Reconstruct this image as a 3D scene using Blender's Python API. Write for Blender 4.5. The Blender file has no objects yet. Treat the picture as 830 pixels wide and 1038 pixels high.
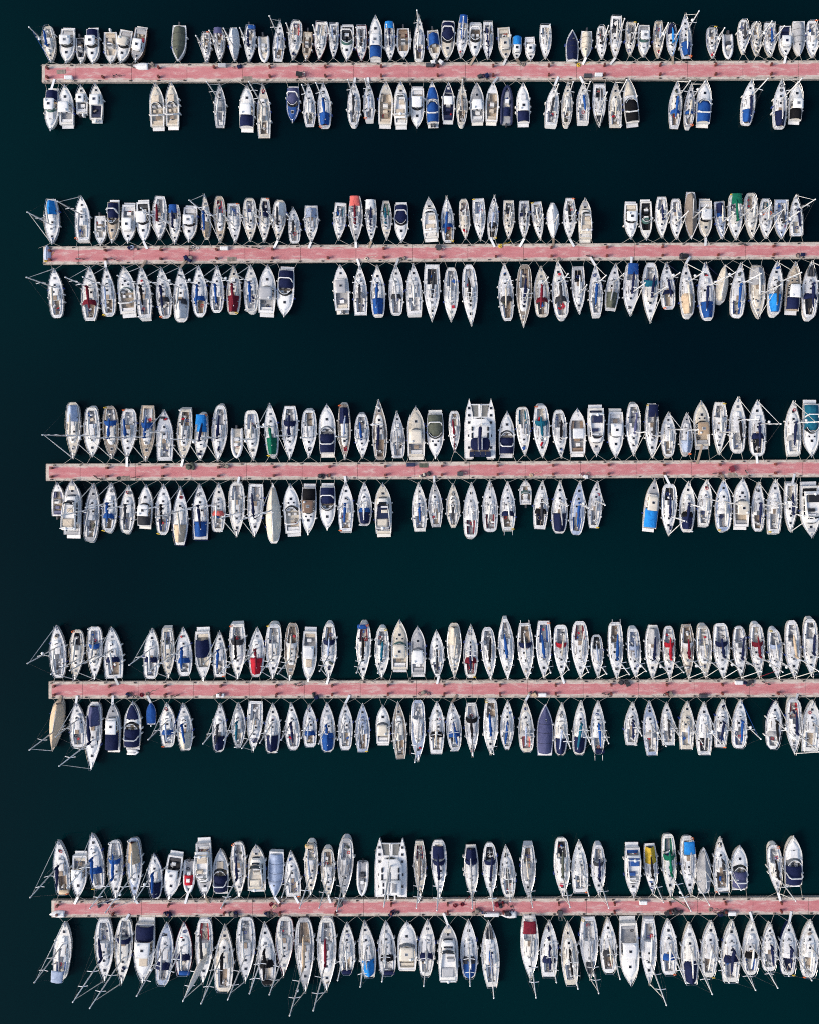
import bpy, math, random
from mathutils import Vector

# ---------------------------------------------------------------- camera, sky, sun, exposure
scene = bpy.context.scene
col = scene.collection
CAM_H = 150.0                      # drone height above the water, looking straight down
cam_d = bpy.data.cameras.new('camera')
cam_d.sensor_fit = 'VERTICAL'; cam_d.sensor_height = 36.0
cam_d.lens = 36.0 * 900.0 / 1038.0
cam_d.shift_x = -45.0 / 1038.0
cam_d.shift_y = -76.0 / 1038.0
cam_d.clip_end = 6000.0
cam = bpy.data.objects.new('camera', cam_d)
cam.location = (0, 0, CAM_H)
col.objects.link(cam); scene.camera = cam

SUN_EL, SUN_AZ = math.radians(36), math.radians(256)   # azimuth clockwise from +Y: light from the left
world = bpy.data.worlds.new('World'); scene.world = world; world.use_nodes = True
wn = world.node_tree; wn.nodes.clear()
wo = wn.nodes.new('ShaderNodeOutputWorld'); wb = wn.nodes.new('ShaderNodeBackground')
sky = wn.nodes.new('ShaderNodeTexSky'); sky.sky_type = 'NISHITA'; sky.sun_disc = False
sky.sun_elevation = SUN_EL; sky.sun_rotation = SUN_AZ
sky.dust_density = 2.6; sky.ozone_density = 0.4
wb.inputs['Strength'].default_value = 0.135
wn.links.new(sky.outputs[0], wb.inputs['Color']); wn.links.new(wb.outputs[0], wo.inputs['Surface'])
sd = bpy.data.lights.new('sun', 'SUN'); sd.energy = 1.5; sd.angle = math.radians(20); sd.color = (1.0, 0.93, 0.83)
sun = bpy.data.objects.new('sun', sd); col.objects.link(sun)
_d = Vector((math.sin(SUN_AZ) * math.cos(SUN_EL), math.cos(SUN_AZ) * math.cos(SUN_EL), math.sin(SUN_EL)))
sun.rotation_euler = _d.to_track_quat('Z', 'Y').to_euler(); sun.location = _d * 300
scene.view_settings.view_transform = 'Standard'; scene.view_settings.look = 'None'
scene.view_settings.gamma = 1.0; scene.view_settings.exposure = 0.80
scene.view_settings.use_curve_mapping = False
scene.cycles.max_bounces = 5; scene.cycles.diffuse_bounces = 2; scene.cycles.glossy_bounces = 3
scene.cycles.transmission_bounces = 2; scene.cycles.use_denoising = False
scene.cycles.caustics_reflective = False; scene.cycles.caustics_refractive = False
scene.cycles.pixel_filter_type = 'BLACKMAN_HARRIS'; scene.cycles.filter_width = 1.0

# ---------------------------------------------------------------- materials
MATS = {}
def mk(name, c, rough=0.5, metal=0.0, dirt=0.12, scale=1.2, bump=0.0, bscale=8.0, kind=None, spec=0.5, vary=0.10, coat=0.0):
    m = bpy.data.materials.new(name); m.use_nodes = True
    nt = m.node_tree; N = nt.nodes; K = nt.links
    b = N['Principled BSDF']
    b.inputs['Roughness'].default_value = rough; b.inputs['Metallic'].default_value = metal
    b.inputs['Specular IOR Level'].default_value = spec
    if coat: b.inputs['Coat Weight'].default_value = coat; b.inputs['Coat Roughness'].default_value = 0.08
    tc = N.new('ShaderNodeTexCoord')
    nz = N.new('ShaderNodeTexNoise'); nz.inputs['Scale'].default_value = scale; nz.inputs['Detail'].default_value = 6
    nz.inputs['Roughness'].default_value = 0.65
    oi = N.new('ShaderNodeObjectInfo')
    ad = N.new('ShaderNodeVectorMath'); ad.operation = 'ADD'
    K.new(tc.outputs['Object'], ad.inputs[0])
    sh = N.new('ShaderNodeVectorMath'); sh.operation = 'SCALE'; sh.inputs['Scale'].default_value = 57.0
    cb = N.new('ShaderNodeCombineXYZ'); K.new(oi.outputs['Random'], cb.inputs[0]); K.new(oi.outputs['Random'], cb.inputs[2])
    K.new(cb.outputs[0], sh.inputs[0]); K.new(sh.outputs[0], ad.inputs[1])
    K.new(ad.outputs[0], nz.inputs['Vector'])
    mr = N.new('ShaderNodeMapRange'); mr.inputs['From Min'].default_value = 0.36; mr.inputs['From Max'].default_value = 0.70
    mr.inputs['To Min'].default_value = 1.0; mr.inputs['To Max'].default_value = 1.0 - dirt
    K.new(nz.outputs['Fac'], mr.inputs['Value'])
    rv = N.new('ShaderNodeMapRange'); rv.inputs['To Min'].default_value = 1.0 - vary; rv.inputs['To Max'].default_value = 1.0 + vary * 0.35
    K.new(oi.outputs['Random'], rv.inputs['Value'])
    mu = N.new('ShaderNodeMath'); mu.operation = 'MULTIPLY'
    K.new(mr.outputs[0], mu.inputs[0]); K.new(rv.outputs[0], mu.inputs[1])
    fac = mu.outputs[0]
    if kind == 'plank':            # dark caulking lines between narrow planks
        wv = N.new('ShaderNodeTexWave'); wv.bands_direction = 'X'; wv.inputs['Scale'].default_value = 1.9
        wv.inputs['Distortion'].default_value = 0.25
        K.new(tc.outputs['Object'], wv.inputs['Vector'])
        w2 = N.new('ShaderNodeMapRange'); w2.inputs['From Max'].default_value = 0.35; w2.inputs['To Min'].default_value = 0.5
        K.new(wv.outputs['Fac'], w2.inputs['Value'])
        m2 = N.new('ShaderNodeMath'); m2.operation = 'MULTIPLY'; K.new(fac, m2.inputs[0]); K.new(w2.outputs[0], m2.inputs[1]); fac = m2.outputs[0]
    if kind == 'wood':
        wv = N.new('ShaderNodeTexNoise'); wv.inputs['Scale'].default_value = 3.0; wv.inputs['Detail'].default_value = 8
        mp = N.new('ShaderNodeMapping'); mp.inputs['Scale'].default_value = (6, 0.7, 3)
        K.new(ad.outputs[0], mp.inputs['Vector']); K.new(mp.outputs[0], wv.inputs['Vector'])
        w2 = N.new('ShaderNodeMapRange'); w2.inputs['From Min'].default_value = 0.3; w2.inputs['From Max'].default_value = 0.7; w2.inputs['To Min'].default_value = 0.65; w2.inputs['To Max'].default_value = 1.1
        K.new(wv.outputs['Fac'], w2.inputs['Value'])
        m2 = N.new('ShaderNodeMath'); m2.operation = 'MULTIPLY'; K.new(fac, m2.inputs[0]); K.new(w2.outputs[0], m2.inputs[1]); fac = m2.outputs[0]
    cv = N.new('ShaderNodeVectorMath'); cv.operation = 'SCALE'; cv.inputs[0].default_value = c[:3]
    K.new(fac, cv.inputs['Scale']); K.new(cv.outputs[0], b.inputs['Base Color'])
    if bump:
        bz = N.new('ShaderNodeTexNoise'); bz.inputs['Scale'].default_value = bscale; bz.inputs['Detail'].default_value = 4
        K.new(ad.outputs[0], bz.inputs['Vector'])
        bp = N.new('ShaderNodeBump'); bp.inputs['Strength'].default_value = 1.0; bp.inputs['Distance'].default_value = bump
        K.new(bz.outputs['Fac'], bp.inputs['Height']); K.new(bp.outputs[0], b.inputs['Normal'])
    MATS[name] = m
    return m

# colour letters used by the fleet table
COL = {'W': (.78, .77, .76), 'C': (.70, .63, .52), 'G': (.42, .42, .43), 'D': (.045, .047, .055), 'N': (.010, .016, .060),
       'B': (.016, .080, .30), 'S': (.02, .24, .66), 'L': (.40, .47, .62), 'T': (.01, .12, .19), 'E': (.005, .13, .075),
       'O': (.10, .11, .085), 'R': (.46, .018, .035), 'M': (.17, .014, .028), 'P': (.72, .15, .13), 'A': (.52, .36, .22),
       'Y': (.72, .48, .05), 'V': (.085, .092, .19), 'U': (.20, .12, .075), 'K': (.008, .008, .010)}
WORD = {'W': 'white', 'C': 'cream', 'G': 'grey', 'D': 'dark grey', 'N': 'navy', 'B': 'royal blue', 'S': 'bright blue', 'L': 'pale blue',
        'T': 'teal', 'E': 'green', 'O': 'olive', 'R': 'red', 'M': 'maroon', 'P': 'coral', 'A': 'tan', 'Y': 'yellow', 'V': 'violet blue',
        'U': 'brown', 'K': 'black'}
for k_, c_ in COL.items():
    mk('canvas_' + k_, {'A': (.64, .49, .34), 'U': (.27, .225, .19)}.get(k_, c_), rough=0.9, dirt=0.30, scale=1.4, bump=0.09, bscale=2.6, spec=0.15, vary=0.16)
    mk('deck_' + k_, {'U': (.34, .285, .235), 'A': (.58, .47, .35)}.get(k_, [x * 0.93 for x in c_]), rough=0.62, dirt=(0.15 if k_ in 'WCL' else 0.26), scale=1.0, bump=0.012, bscale=30, kind=('plank' if k_ in 'UA' else None), spec=0.3, vary=0.14)
    mk('hull_' + k_, c_, rough=0.25, dirt=0.22, scale=0.8, coat=0.3, vary=0.10)
    mk('vinyl_' + k_, {'A': (.62, .52, .40), 'U': (.32, .22, .15)}.get(k_, c_), rough=0.5, dirt=0.2, scale=2.5, bump=0.03, bscale=4, vary=0.12)
COL_TEAK = (.40, .31, .235)
mk('teak', COL_TEAK, rough=0.7, dirt=0.35, scale=1.6, kind='plank', spec=0.2, vary=0.25)
mk('gelcoat', (.80, .785, .76), rough=0.24, dirt=0.10, scale=1.1, coat=0.25, vary=0.08)
mk('gelcoat_warm', (.77, .735, .67), rough=0.28, dirt=0.13, scale=1.1, coat=0.2, vary=0.10)
mk('gelcoat_grey', (.67, .665, .665), rough=0.32, dirt=0.13, scale=1.1, coat=0.2, vary=0.10)
mk('glass', (.012, .014, .018), rough=0.06, dirt=0.3, spec=0.6, vary=0.3)
mk('glass_green', (.05, .12, .11), rough=0.06, dirt=0.2, spec=0.6)
mk('glass_grey', (.13, .14, .155), rough=0.08, dirt=0.2, spec=0.6)
mk('aluminium', (.72, .72, .71), rough=0.4, metal=0.1, dirt=0.2, vary=0.3)
mk('paint_white', (.80, .80, .79), rough=0.35, dirt=0.1)
mk('steel', (.62, .62, .63), rough=0.25, metal=0.9, dirt=0.15)
mk('rope', (.46, .43, .38), rough=0.95, dirt=0.3, vary=0.4, spec=0.1)
mk('wire', (.22, .22, .23), rough=0.4, metal=0.8)
mk('sailcloth', (.74, .72, .67), rough=0.85, dirt=0.2, scale=3.0, bump=0.03, bscale=6, spec=0.1, vary=0.2)
mk('rubber', (.02, .02, .022), rough=0.7, dirt=0.2)
mk('engine', (.05, .05, .055), rough=0.3, dirt=0.2, coat=0.4)
mk('fender_white', (.74, .73, .70), rough=0.5, dirt=0.3, scale=5)
mk('fender_blue', (.03, .06, .25), rough=0.5, dirt=0.3, scale=5)
mk('orange', (.72, .13, .02), rough=0.6, dirt=0.2)
mk('net', (.19, .19, .18), rough=0.9, dirt=0.3, bump=0.02, bscale=40)
mk('solar', (.010, .016, .05), rough=0.12, dirt=0.2)
mk('pedestal', (.15, .032, .022), rough=0.5, dirt=0.3, scale=4, vary=0.4)
mk('iron', (.035, .032, .030), rough=0.6, dirt=0.3, vary=0.4)
mk('box_white', (.74, .73, .71), rough=0.5, dirt=0.2)
mk('planks_grey', (.36, .31, .27), rough=0.85, dirt=0.3, kind='wood', spec=0.2)

def mat(n): return MATS[n]

# ---------------------------------------------------------------- mesh helpers
class MB:
    def __init__(s): s.v = []; s.f = []; s.m = []
    def add(s, vs, fs, mi=0):
        o = len(s.v); s.v.extend(vs); s.f.extend([tuple(i + o for i in f) for f in fs]); s.m.extend([mi] * len(fs))
    def box(s, x0, x1, y0, y1, z0, z1, mi=0, inset=0.0, ti=None):
        i = inset
        vs = [(x0, y0, z0), (x1, y0, z0), (x1, y1, z0), (x0, y1, z0), (x0 + i, y0 + i, z1), (x1 - i, y0 + i, z1), (x1 - i, y1 - i, z1), (x0 + i, y1 - i, z1)]
        s.add(vs, [(3, 2, 1, 0), (0, 1, 5, 4), (1, 2, 6, 5), (2, 3, 7, 6), (3, 0, 4, 7)], mi)
        o = len(s.v) - 8; s.f.append((o + 4, o + 5, o + 6, o + 7)); s.m.append(mi if ti is None else ti)
    def tube(s, path, r, n=5, mi=0, flat=1.0):
        P = [Vector(p) for p in path]; R = r if isinstance(r, (list, tuple)) else [r] * len(P)
        rings = []
        for i, p in enumerate(P):
            d = (P[min(i + 1, len(P) - 1)] - P[max(i - 1, 0)])
            d = d.normalized() if d.length > 1e-9 else Vector((0, 0, 1))
            up = Vector((0, 0, 1)) if abs(d.z) < 0.9 else Vector((0, 1, 0))
            a = d.cross(up).normalized(); b = a.cross(d).normalized()
            rings.append([tuple(p + a * (math.cos(6.28319 * k / n) * R[i]) + b * (math.sin(6.28319 * k / n) * R[i] * flat)) for k in range(n)])
        s.loft(rings, mi, closed=True)
    def loft(s, rings, mi=0, closed=True, caps=True):
        n = len(rings[0]); vs = [v for r in rings for v in r]; fs = []
        for i in range(len(rings) - 1):
            for k in range(n if closed else n - 1):
                a = i * n + k; b = i * n + (k + 1) % n
                fs.append((a, b, b + n, a + n))
        if closed and caps:
            fs.append(tuple(range(n - 1, -1, -1))); fs.append(tuple(range((len(rings) - 1) * n, len(rings) * n)))
        s.add(vs, fs, mi)
    def slab(s, fn, nu, nv, th, mi=0):
        """a closed sheet: fn(u, v) -> (x, y, z), u across, v along, thickness th below"""
        top = [[fn(-1 + 2 * i / nu, j / nv) for i in range(nu + 1)] for j in range(nv + 1)]
        W = nu + 1; vs = [p for r in top for p in r]; nb = len(vs); vs += [(x, y, z - th) for (x, y, z) in vs]; fs = []
        for j in range(nv):
            for i in range(nu):
                a = j * W + i; fs.append((a, a + 1, a + 1 + W, a + W)); fs.append((nb + a, nb + a + W, nb + a + W + 1, nb + a + 1))
        for i in range(nu):
            a = i; fs.append((a + 1, a, nb + a, nb + a + 1)); a = nv * W + i; fs.append((a, a + 1, nb + a + 1, nb + a))
        for j in range(nv):
            a = j * W; fs.append((a, a + W, nb + a + W, nb + a)); a = j * W + nu; fs.append((a + W, a, nb + a, nb + a + W))
        s.add(vs, fs, mi)
    def mesh(s, name, mats, smooth=False):
        me = bpy.data.meshes.new(name); me.from_pydata(s.v, [], s.f)
        for m in mats: me.materials.append(MATS[m])
        if len(mats) > 1: me.polygons.foreach_set('material_index', s.m)
        if smooth: me.polygons.foreach_set('use_smooth', [True] * len(s.f))
        return me

def obj(name, me, parent=None, loc=None, rot=None, scale=None):
    o = bpy.data.objects.new(name, me); col.objects.link(o)
    if parent is not None: o.parent = parent
    if loc is not None: o.location = loc
    if rot is not None: o.rotation_euler = rot
    if scale is not None: o.scale = scale
    return o
def part(name, mb, mats, parent, smooth=False):
    if isinstance(mats, str): mats = [mats]
    return obj(name, mb.mesh(name, mats, smooth), parent)
def empty(name, loc, rz=0.0):
    o = bpy.data.objects.new(name, None); col.objects.link(o); o.location = loc; o.rotation_euler = (0, 0, rz); o.empty_display_size = 0.5
    return o
def tag(o, label, cat, group=None, kind=None):
    o['label'] = label; o['category'] = cat
    if group: o['group'] = group
    if kind: o['kind'] = kind

CACHE = {}
def unit(shape, *mats):
    """shared small meshes, one per shape and material"""
    key = (shape,) + mats
    if key in CACHE: return CACHE[key]
    b = MB()
    if shape == 'hatch':                    # unit box with a pale frame and a dark lid
        b.box(-.5, .5, -.5, .5, 0, .5, 0); b.box(-.40, .40, -.40, .40, .5, 1.0, 1, inset=.04)
    elif shape == 'block':
        b.box(-.5, .5, -.5, .5, 0, 1, 0, inset=.06)
    elif shape == 'cushion':
        b.box(-.5, .5, -.5, .5, 0, .6, 0); b.box(-.5, .5, -.5, .5, .6, 1, 0, inset=.1)
    elif shape == 'fender':
        b.tube([(0, 0, .5), (0, 0, .42), (0, 0, .3), (0, 0, -.3), (0, 0, -.42), (0, 0, -.5)], [.03, .13, .18, .18, .13, .03], 6)
    elif shape == 'winch':
        b.tube([(0, 0, 0), (0, 0, .4), (0, 0, .6), (0, 0, 1)], [.5, .35, .35, .5], 7)
    elif shape == 'wheel':
        n = 12
        rr = []
        for k in range(n):
            a = 6.28319 * k / n; rr.append([(math.cos(a) * .5, 0, math.sin(a) * .5), (math.cos(a) * .44, .03, math.sin(a) * .44), (math.cos(a) * .44, -.03, math.sin(a) * .44)])
        rr.append(rr[0]); b.loft(rr, 0, caps=False)
        b.box(-.46, .46, -.012, .012, -.02, .02); b.box(-.02, .02, -.012, .012, -.46, .46)
    elif shape == 'ring':
        rr = []
        for k in range(13):
            a = 6.28319 * k / 12; c, s = math.cos(a), math.sin(a)
            rr.append([(c * .5, s * .5, 0), (c * .40, s * .40, .10), (c * .30, s * .30, 0), (c * .40, s * .40, -.10)])
        b.loft(rr, 0, caps=False)
    elif shape == 'dome':
        b.tube([(0, 0, 0), (0, 0, .45), (0, 0, .8), (0, 0, 1.0)], [.5, .48, .34, .05], 9)
    elif shape == 'spreader':
        b.box(0, 1, -.5, .5, -.5, .5, 0)
    elif shape == 'bladder':
        b.tube([(0, -.5, 0), (0, -.42, 0), (0, .42, 0), (0, .5, 0)], [.3, .5, .5, .3], 8)
    me = b.mesh(shape, mats, smooth=shape in ('fender', 'dome', 'winch', 'bladder')); CACHE[key] = me
    return me

# ---------------------------------------------------------------- the setting: water
def water():
    b = MB(); R = 3000.0; n = 24
    xs = [-R + 2 * R * i / n for i in range(n + 1)]
    vs = [(x, y, 0.0) for y in xs for x in xs]; W = n + 1
    b.add(vs, [(j * W + i, j * W + i + 1, (j + 1) * W + i + 1, (j + 1) * W + i) for j in range(n) for i in range(n)])
    m = bpy.data.materials.new('harbour_water'); m.use_nodes = True; N = m.node_tree.nodes; K = m.node_tree.links
    p = N['Principled BSDF']; p.inputs['Roughness'].default_value = 0.02; p.inputs['IOR'].default_value = 1.333; p.inputs['Specular IOR Level'].default_value = 0.06
    tc = N.new('ShaderNodeTexCoord')
    n1 = N.new('ShaderNodeTexNoise'); n1.inputs['Scale'].default_value = 0.006; n1.inputs['Detail'].default_value = 3
    mp = N.new('ShaderNodeMapping'); mp.inputs['Location'].default_value = (0, 0, 3.0)
    K.new(tc.outputs['Object'], mp.inputs['Vector']); K.new(mp.outputs[0], n1.inputs['Vector'])
    cr = N.new('ShaderNodeValToRGB'); e = cr.color_ramp.elements
    e[0].position = 0.36; e[0].color = (0.0000, 0.0042, 0.0078, 1); e[1].position = 0.62; e[1].color = (0.0000, 0.0120, 0.0148, 1)
    K.new(n1.outputs['Fac'], cr.inputs['Fac']); K.new(cr.outputs[0], p.inputs['Base Color'])
    n2 = N.new('ShaderNodeTexNoise'); n2.inputs['Scale'].default_value = 0.55; n2.inputs['Detail'].default_value = 5
    K.new(tc.outputs['Object'], n2.inputs['Vector'])
    bp = N.new('ShaderNodeBump'); bp.inputs['Strength'].default_value = 0.5; bp.inputs['Distance'].default_value = 0.012
    K.new(n2.outputs['Fac'], bp.inputs['Height']); K.new(bp.outputs[0], p.inputs['Normal'])
    MATS['harbour_water'] = m
    o = part('water', b, 'harbour_water', None); o['kind'] = 'structure'; o['label'] = 'dark teal calm harbour water between the pontoons'; o['category'] = 'water'
water()

# ---------------------------------------------------------------- the setting: pontoons
NTH = ['first', 'second', 'third', 'fourth', 'fifth']
DECK_Z = 0.75
# left end x, right end x, top edge y at left / right, bottom edge y at left / right (metres)
PONTOONS = [(-69.20, 69.65, 62.602, 63.308, 59.650, 60.268), (-68.99, 69.65, 31.973, 32.766, 29.037, 30.096), (-68.54, 69.65, -4.577, -3.818, -7.313, -6.625), (-68.07, 69.65, -41.176, -40.771, -43.946, -43.628), (-67.59, 69.65, -77.975, -77.410, -80.695, -80.147)]
def pier_edge(i, side, x):
    x0, x1, tl, tr, bl, br = PONTOONS[i]; f = (x - x0) / (x1 - x0)
    return (tl + (tr - tl) * f) if side == 'U' else (bl + (br - bl) * f)

def mat_walkway():
    m = bpy.data.materials.new('faded_red_paint'); m.use_nodes = True; N = m.node_tree.nodes; K = m.node_tree.links
    p = N['Principled BSDF']; p.inputs['Roughness'].default_value = 0.85; p.inputs['Specular IOR Level'].default_value = 0.2
    tc = N.new('ShaderNodeTexCoord')
    n1 = N.new('ShaderNodeTexNoise'); n1.inputs['Scale'].default_value = 0.9; n1.inputs['Detail'].default_value = 9; n1.inputs['Roughness'].default_value = 0.72
    mp = N.new('ShaderNodeMapping'); mp.inputs['Scale'].default_value = (0.55, 1.6, 1)
    K.new(tc.outputs['Object'], mp.inputs['Vector']); K.new(mp.outputs[0], n1.inputs['Vector'])
    cr = N.new('ShaderNodeValToRGB'); e = cr.color_ramp.elements
    e[0].position = 0.30; e[0].color = (0.42, 0.135, 0.145, 1); e[1].position = 0.70; e[1].color = (0.55, 0.40, 0.37, 1)
    x = cr.color_ramp.elements.new(0.53); x.color = (0.48, 0.195, 0.20, 1)
    K.new(n1.outputs['Fac'], cr.inputs['Fac']); K.new(cr.outputs[0], p.inputs['Base Color']); MATS['faded_red_paint'] = m
    m = m.copy(); m.name = 'worn_red_paint'; MATS['worn_red_paint'] = m      # the same paint, mostly walked and washed off
    r = [n for n in m.node_tree.nodes if n.type == 'VALTORGB'][0].color_ramp.elements
    r[0].position = .30; r[1].position = .45; r[2].position = .56; r[1].color = (.46, .24, .225, 1); r[2].color = (.52, .43, .385, 1)
    m = bpy.data.materials.new('pale_concrete'); m.use_nodes = True; N = m.node_tree.nodes; K = m.node_tree.links
    p = N['Principled BSDF']; p.inputs['Roughness'].default_value = 0.9; p.inputs['Specular IOR Level'].default_value = 0.2
    tc = N.new('ShaderNodeTexCoord')
    n1 = N.new('ShaderNodeTexNoise'); n1.inputs['Scale'].default_value = 0.8; n1.inputs['Detail'].default_value = 9; n1.inputs['Roughness'].default_value = 0.7
    K.new(tc.outputs['Object'], n1.inputs['Vector'])
    cr = N.new('ShaderNodeValToRGB'); e = cr.color_ramp.elements
    e[0].position = 0.30; e[0].color = (0.29, 0.235, 0.20, 1); e[1].position = 0.62; e[1].color = (0.56, 0.485, 0.42, 1)
    K.new(n1.outputs['Fac'], cr.inputs['Fac']); K.new(cr.outputs[0], p.inputs['Base Color']); MATS['pale_concrete'] = m
mat_walkway()

PED_X = [-68.12, -67.70, -67.41, -66.99, -66.43]
def pontoon(i):
    rnd = random.Random(500 + i)
    x0, x1, tl, tr, bl, br = PONTOONS[i]
    root = empty('pontoon', (0, 0, 0))
    tag(root, '%s pontoon from the top, long concrete deck with faded red walkway' % NTH[i], 'pontoon', 'long floating pontoons')
    xs = [x0]; x = PED_X[i] + 9.33 * 0.5
    while x < x1 - 3: xs.append(x); x += 9.33
    xs.append(x1)
    def Y(xx, f): a = pier_edge(i, 'U', xx); c = pier_edge(i, 'L', xx); return a + (c - a) * f
    for a, c in zip(xs[:-1], xs[1:]):
        g = 0.025
        b = MB(); dz = rnd.uniform(-.012, .012)
        q = lambda f0, f1, z: [(a + g, Y(a, f1), z), (c - g, Y(c, f1), z), (c - g, Y(c, f0), z), (a + g, Y(a, f0), z)]
        b.add(q(0, 1, -0.15) + q(0, 1, DECK_Z + dz), [(3, 2, 1, 0), (4, 5, 6, 7), (0, 1, 5, 4), (1, 2, 6, 5), (2, 3, 7, 6), (3, 0, 4, 7)])
        part('deck_slab', b, 'pale_concrete', root)
        z = DECK_Z + dz; jj = [.12 + rnd.uniform(-.015, .015), .205 + rnd.uniform(-.015, .015), .795 + rnd.uniform(-.015, .015), .88 + rnd.uniform(-.015, .015)]
        a2 = a + (0.5 if a == x0 else 0.0)
        for j0, j1, pm in ((jj[1], jj[2], 'faded_red_paint'), (jj[0], jj[1], 'worn_red_paint'), (jj[2], jj[3], 'worn_red_paint')):
            b = MB(); qa = [(a2 + g, Y(a, j1), z), (c - g, Y(c, j1), z), (c - g, Y(c, j0), z), (a2 + g, Y(a, j0), z)]
            b.add([(p[0], p[1], z - .02) for p in qa] + [(p[0], p[1], z + .006) for p in qa], [(4, 5, 6, 7), (0, 1, 5, 4), (1, 2, 6, 5), (2, 3, 7, 6), (3, 0, 4, 7)])
            part('walkway_panel' if pm[0] == 'f' else 'walkway_border', b, pm, root)
        for sgn, f in ((1, 0.0), (-1, 1.0)):            # timber fendering along the edges
            b = MB(); y = lambda xx: Y(xx, f)
            b.add([(a + .03, y(a), DECK_Z - .22), (c - .03, y(c), DECK_Z - .22), (c - .03, y(c) + sgn * .09, DECK_Z - .22), (a + .03, y(a) + sgn * .09, DECK_Z - .22),
                   (a + .03, y(a), DECK_Z - .02), (c - .03, y(c), DECK_Z - .02), (c - .03, y(c) + sgn * .09, DECK_Z - .02), (a + .03, y(a) + sgn * .09, DECK_Z - .02)],
                  [(3, 2, 1, 0), (4, 5, 6, 7), (0, 1, 5, 4), (1, 2, 6, 5), (2, 3, 7, 6), (3, 0, 4, 7)])
            part('edge_timber', b, 'planks_grey', root)
    x = x0 + 1.0
    while x < x1 - 1:
        for f in (.06, .94):
            xx = x + rnd.uniform(-.9, .9)
            obj('mooring_cleat', unit('block', 'iron'), root, (xx, Y(xx, f), DECK_Z), (0, 0, rnd.uniform(-.2, .2)), (.42, .18, .16))
        x += 4.66
    # service pedestals stand on the deck in pairs
    x = PED_X[i]; k = 0
    while x < x1:
        k += 1
        for f, side in ((.24, 'upper'), (.76, 'lower')):
            if rnd.random() < .06: continue
            e = empty('service_pedestal', (x, Y(x, f), DECK_Z + .013))
            tag(e, '%s brown service pedestal from left on %s side of %s pontoon' % (ordn(k), side, NTH[i]), 'pedestal', 'service pedestals along the pontoons')
            obj('post', unit('block', 'pedestal'), e, (0, 0, 0), None, (.30, .36, .62))
            obj('cap', unit('block', 'pedestal'), e, (0, 0, .62), None, (.36, .42, .12))
        x += 9.33
def ordn(n):
    return '%d%s' % (n, 'th' if 10 <= n % 100 <= 20 else {1: 'st', 2: 'nd', 3: 'rd'}.get(n % 10, 'th'))
for i_ in range(5): pontoon(i_)

# ---------------------------------------------------------------- boats
def parse(feats):
    F = {}
    for t in feats.split():
        if t in ('exp', 'open', 'wheel', 'fly'): F['style'] = t
        elif len(t) == 1 and t in 'twxj': F[t] = True
        elif len(t) == 1: F['colour'] = t
        else: F[t[0] + ('0' if t.endswith('0') and t[0] in 'af' else '')] = t[1]
    return F

class Hull:
    def __init__(s, L, B, fb, tr, tm, p, rake, sheer=.25, stern_rake=0.0):
        s.L, s.B, s.fb, s.tr, s.tm, s.p, s.rake, s.sh, s.sr, s.round = L, B, fb, tr, tm, p, rake, sheer, stern_rake, None
    def Y(s, t): return (t - .5) * s.L
    def b(s, t):
        if t < s.tm: r = 1 - (1 - s.tr) * ((s.tm - t) / s.tm) ** 2
        else: r = 1 - ((t - s.tm) / (1 - s.tm)) ** s.p
        if s.round and t < s.round[0]:
            q = (s.round[0] - t) / s.round[0]; r *= s.round[1] + (1 - s.round[1]) * math.sqrt(max(0, 1 - q * q))
        return max(r * s.B * .5, .03)
    def z(s, t): return s.fb * (1 - s.sh * .35 + s.sh * (t - .25) ** 2 * 1.9)
    def hull_mesh(s, side, stripe, boot):
        b = MB(); T = ([0, .008, .024, .05, .085] if s.round else [0, .05]) + [.12, .22, .34, .46, .58, .68, .77, .85, .91, .955, .985, 1.0]
        rings = []
        for t in T:
            bb, zs, y = s.b(t), s.z(t), s.Y(t)
            def pt(fx, z):
                k = (zs - z) / zs
                return (fx, y - s.rake * k * t ** 5 + s.sr * k * (1 - t) ** 6, z)
            half = [pt(max(bb - .055, .005), zs - .05), pt(max(bb - .05, .006), zs + .03), pt(bb, zs + .03), pt(bb * 1.004, zs - .13), pt(bb * .965, zs * .5), pt(bb * .88, .07), pt(bb * .80, -.06), pt(bb * .30, -.4)]
            rings.append([(-q[0], q[1], q[2]) for q in half] + [q for q in half[::-1]])
        n = len(rings[0]); vs = [v for r in rings for v in r]; mi_of = [0, 0, 1, 0, 0, 2, 2]
        for i in range(len(rings) - 1):
            pass
        fs = []; ms = []
        for i in range(len(rings) - 1):
            for k in range(n - 1):
                a = i * n + k; fs.append((a, a + n, a + n + 1, a + 1))
                kk = k if k < 7 else (2 if k == 7 else 14 - k)
                ms.append(2 if k == 7 else mi_of[kk])
        # transom
        fs.append(tuple(range(2, n - 2))); ms.append(0)
        o = len(b.v); b.v += vs; b.f += fs; b.m += ms
        return b.mesh('hull', [side, stripe, boot])

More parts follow.
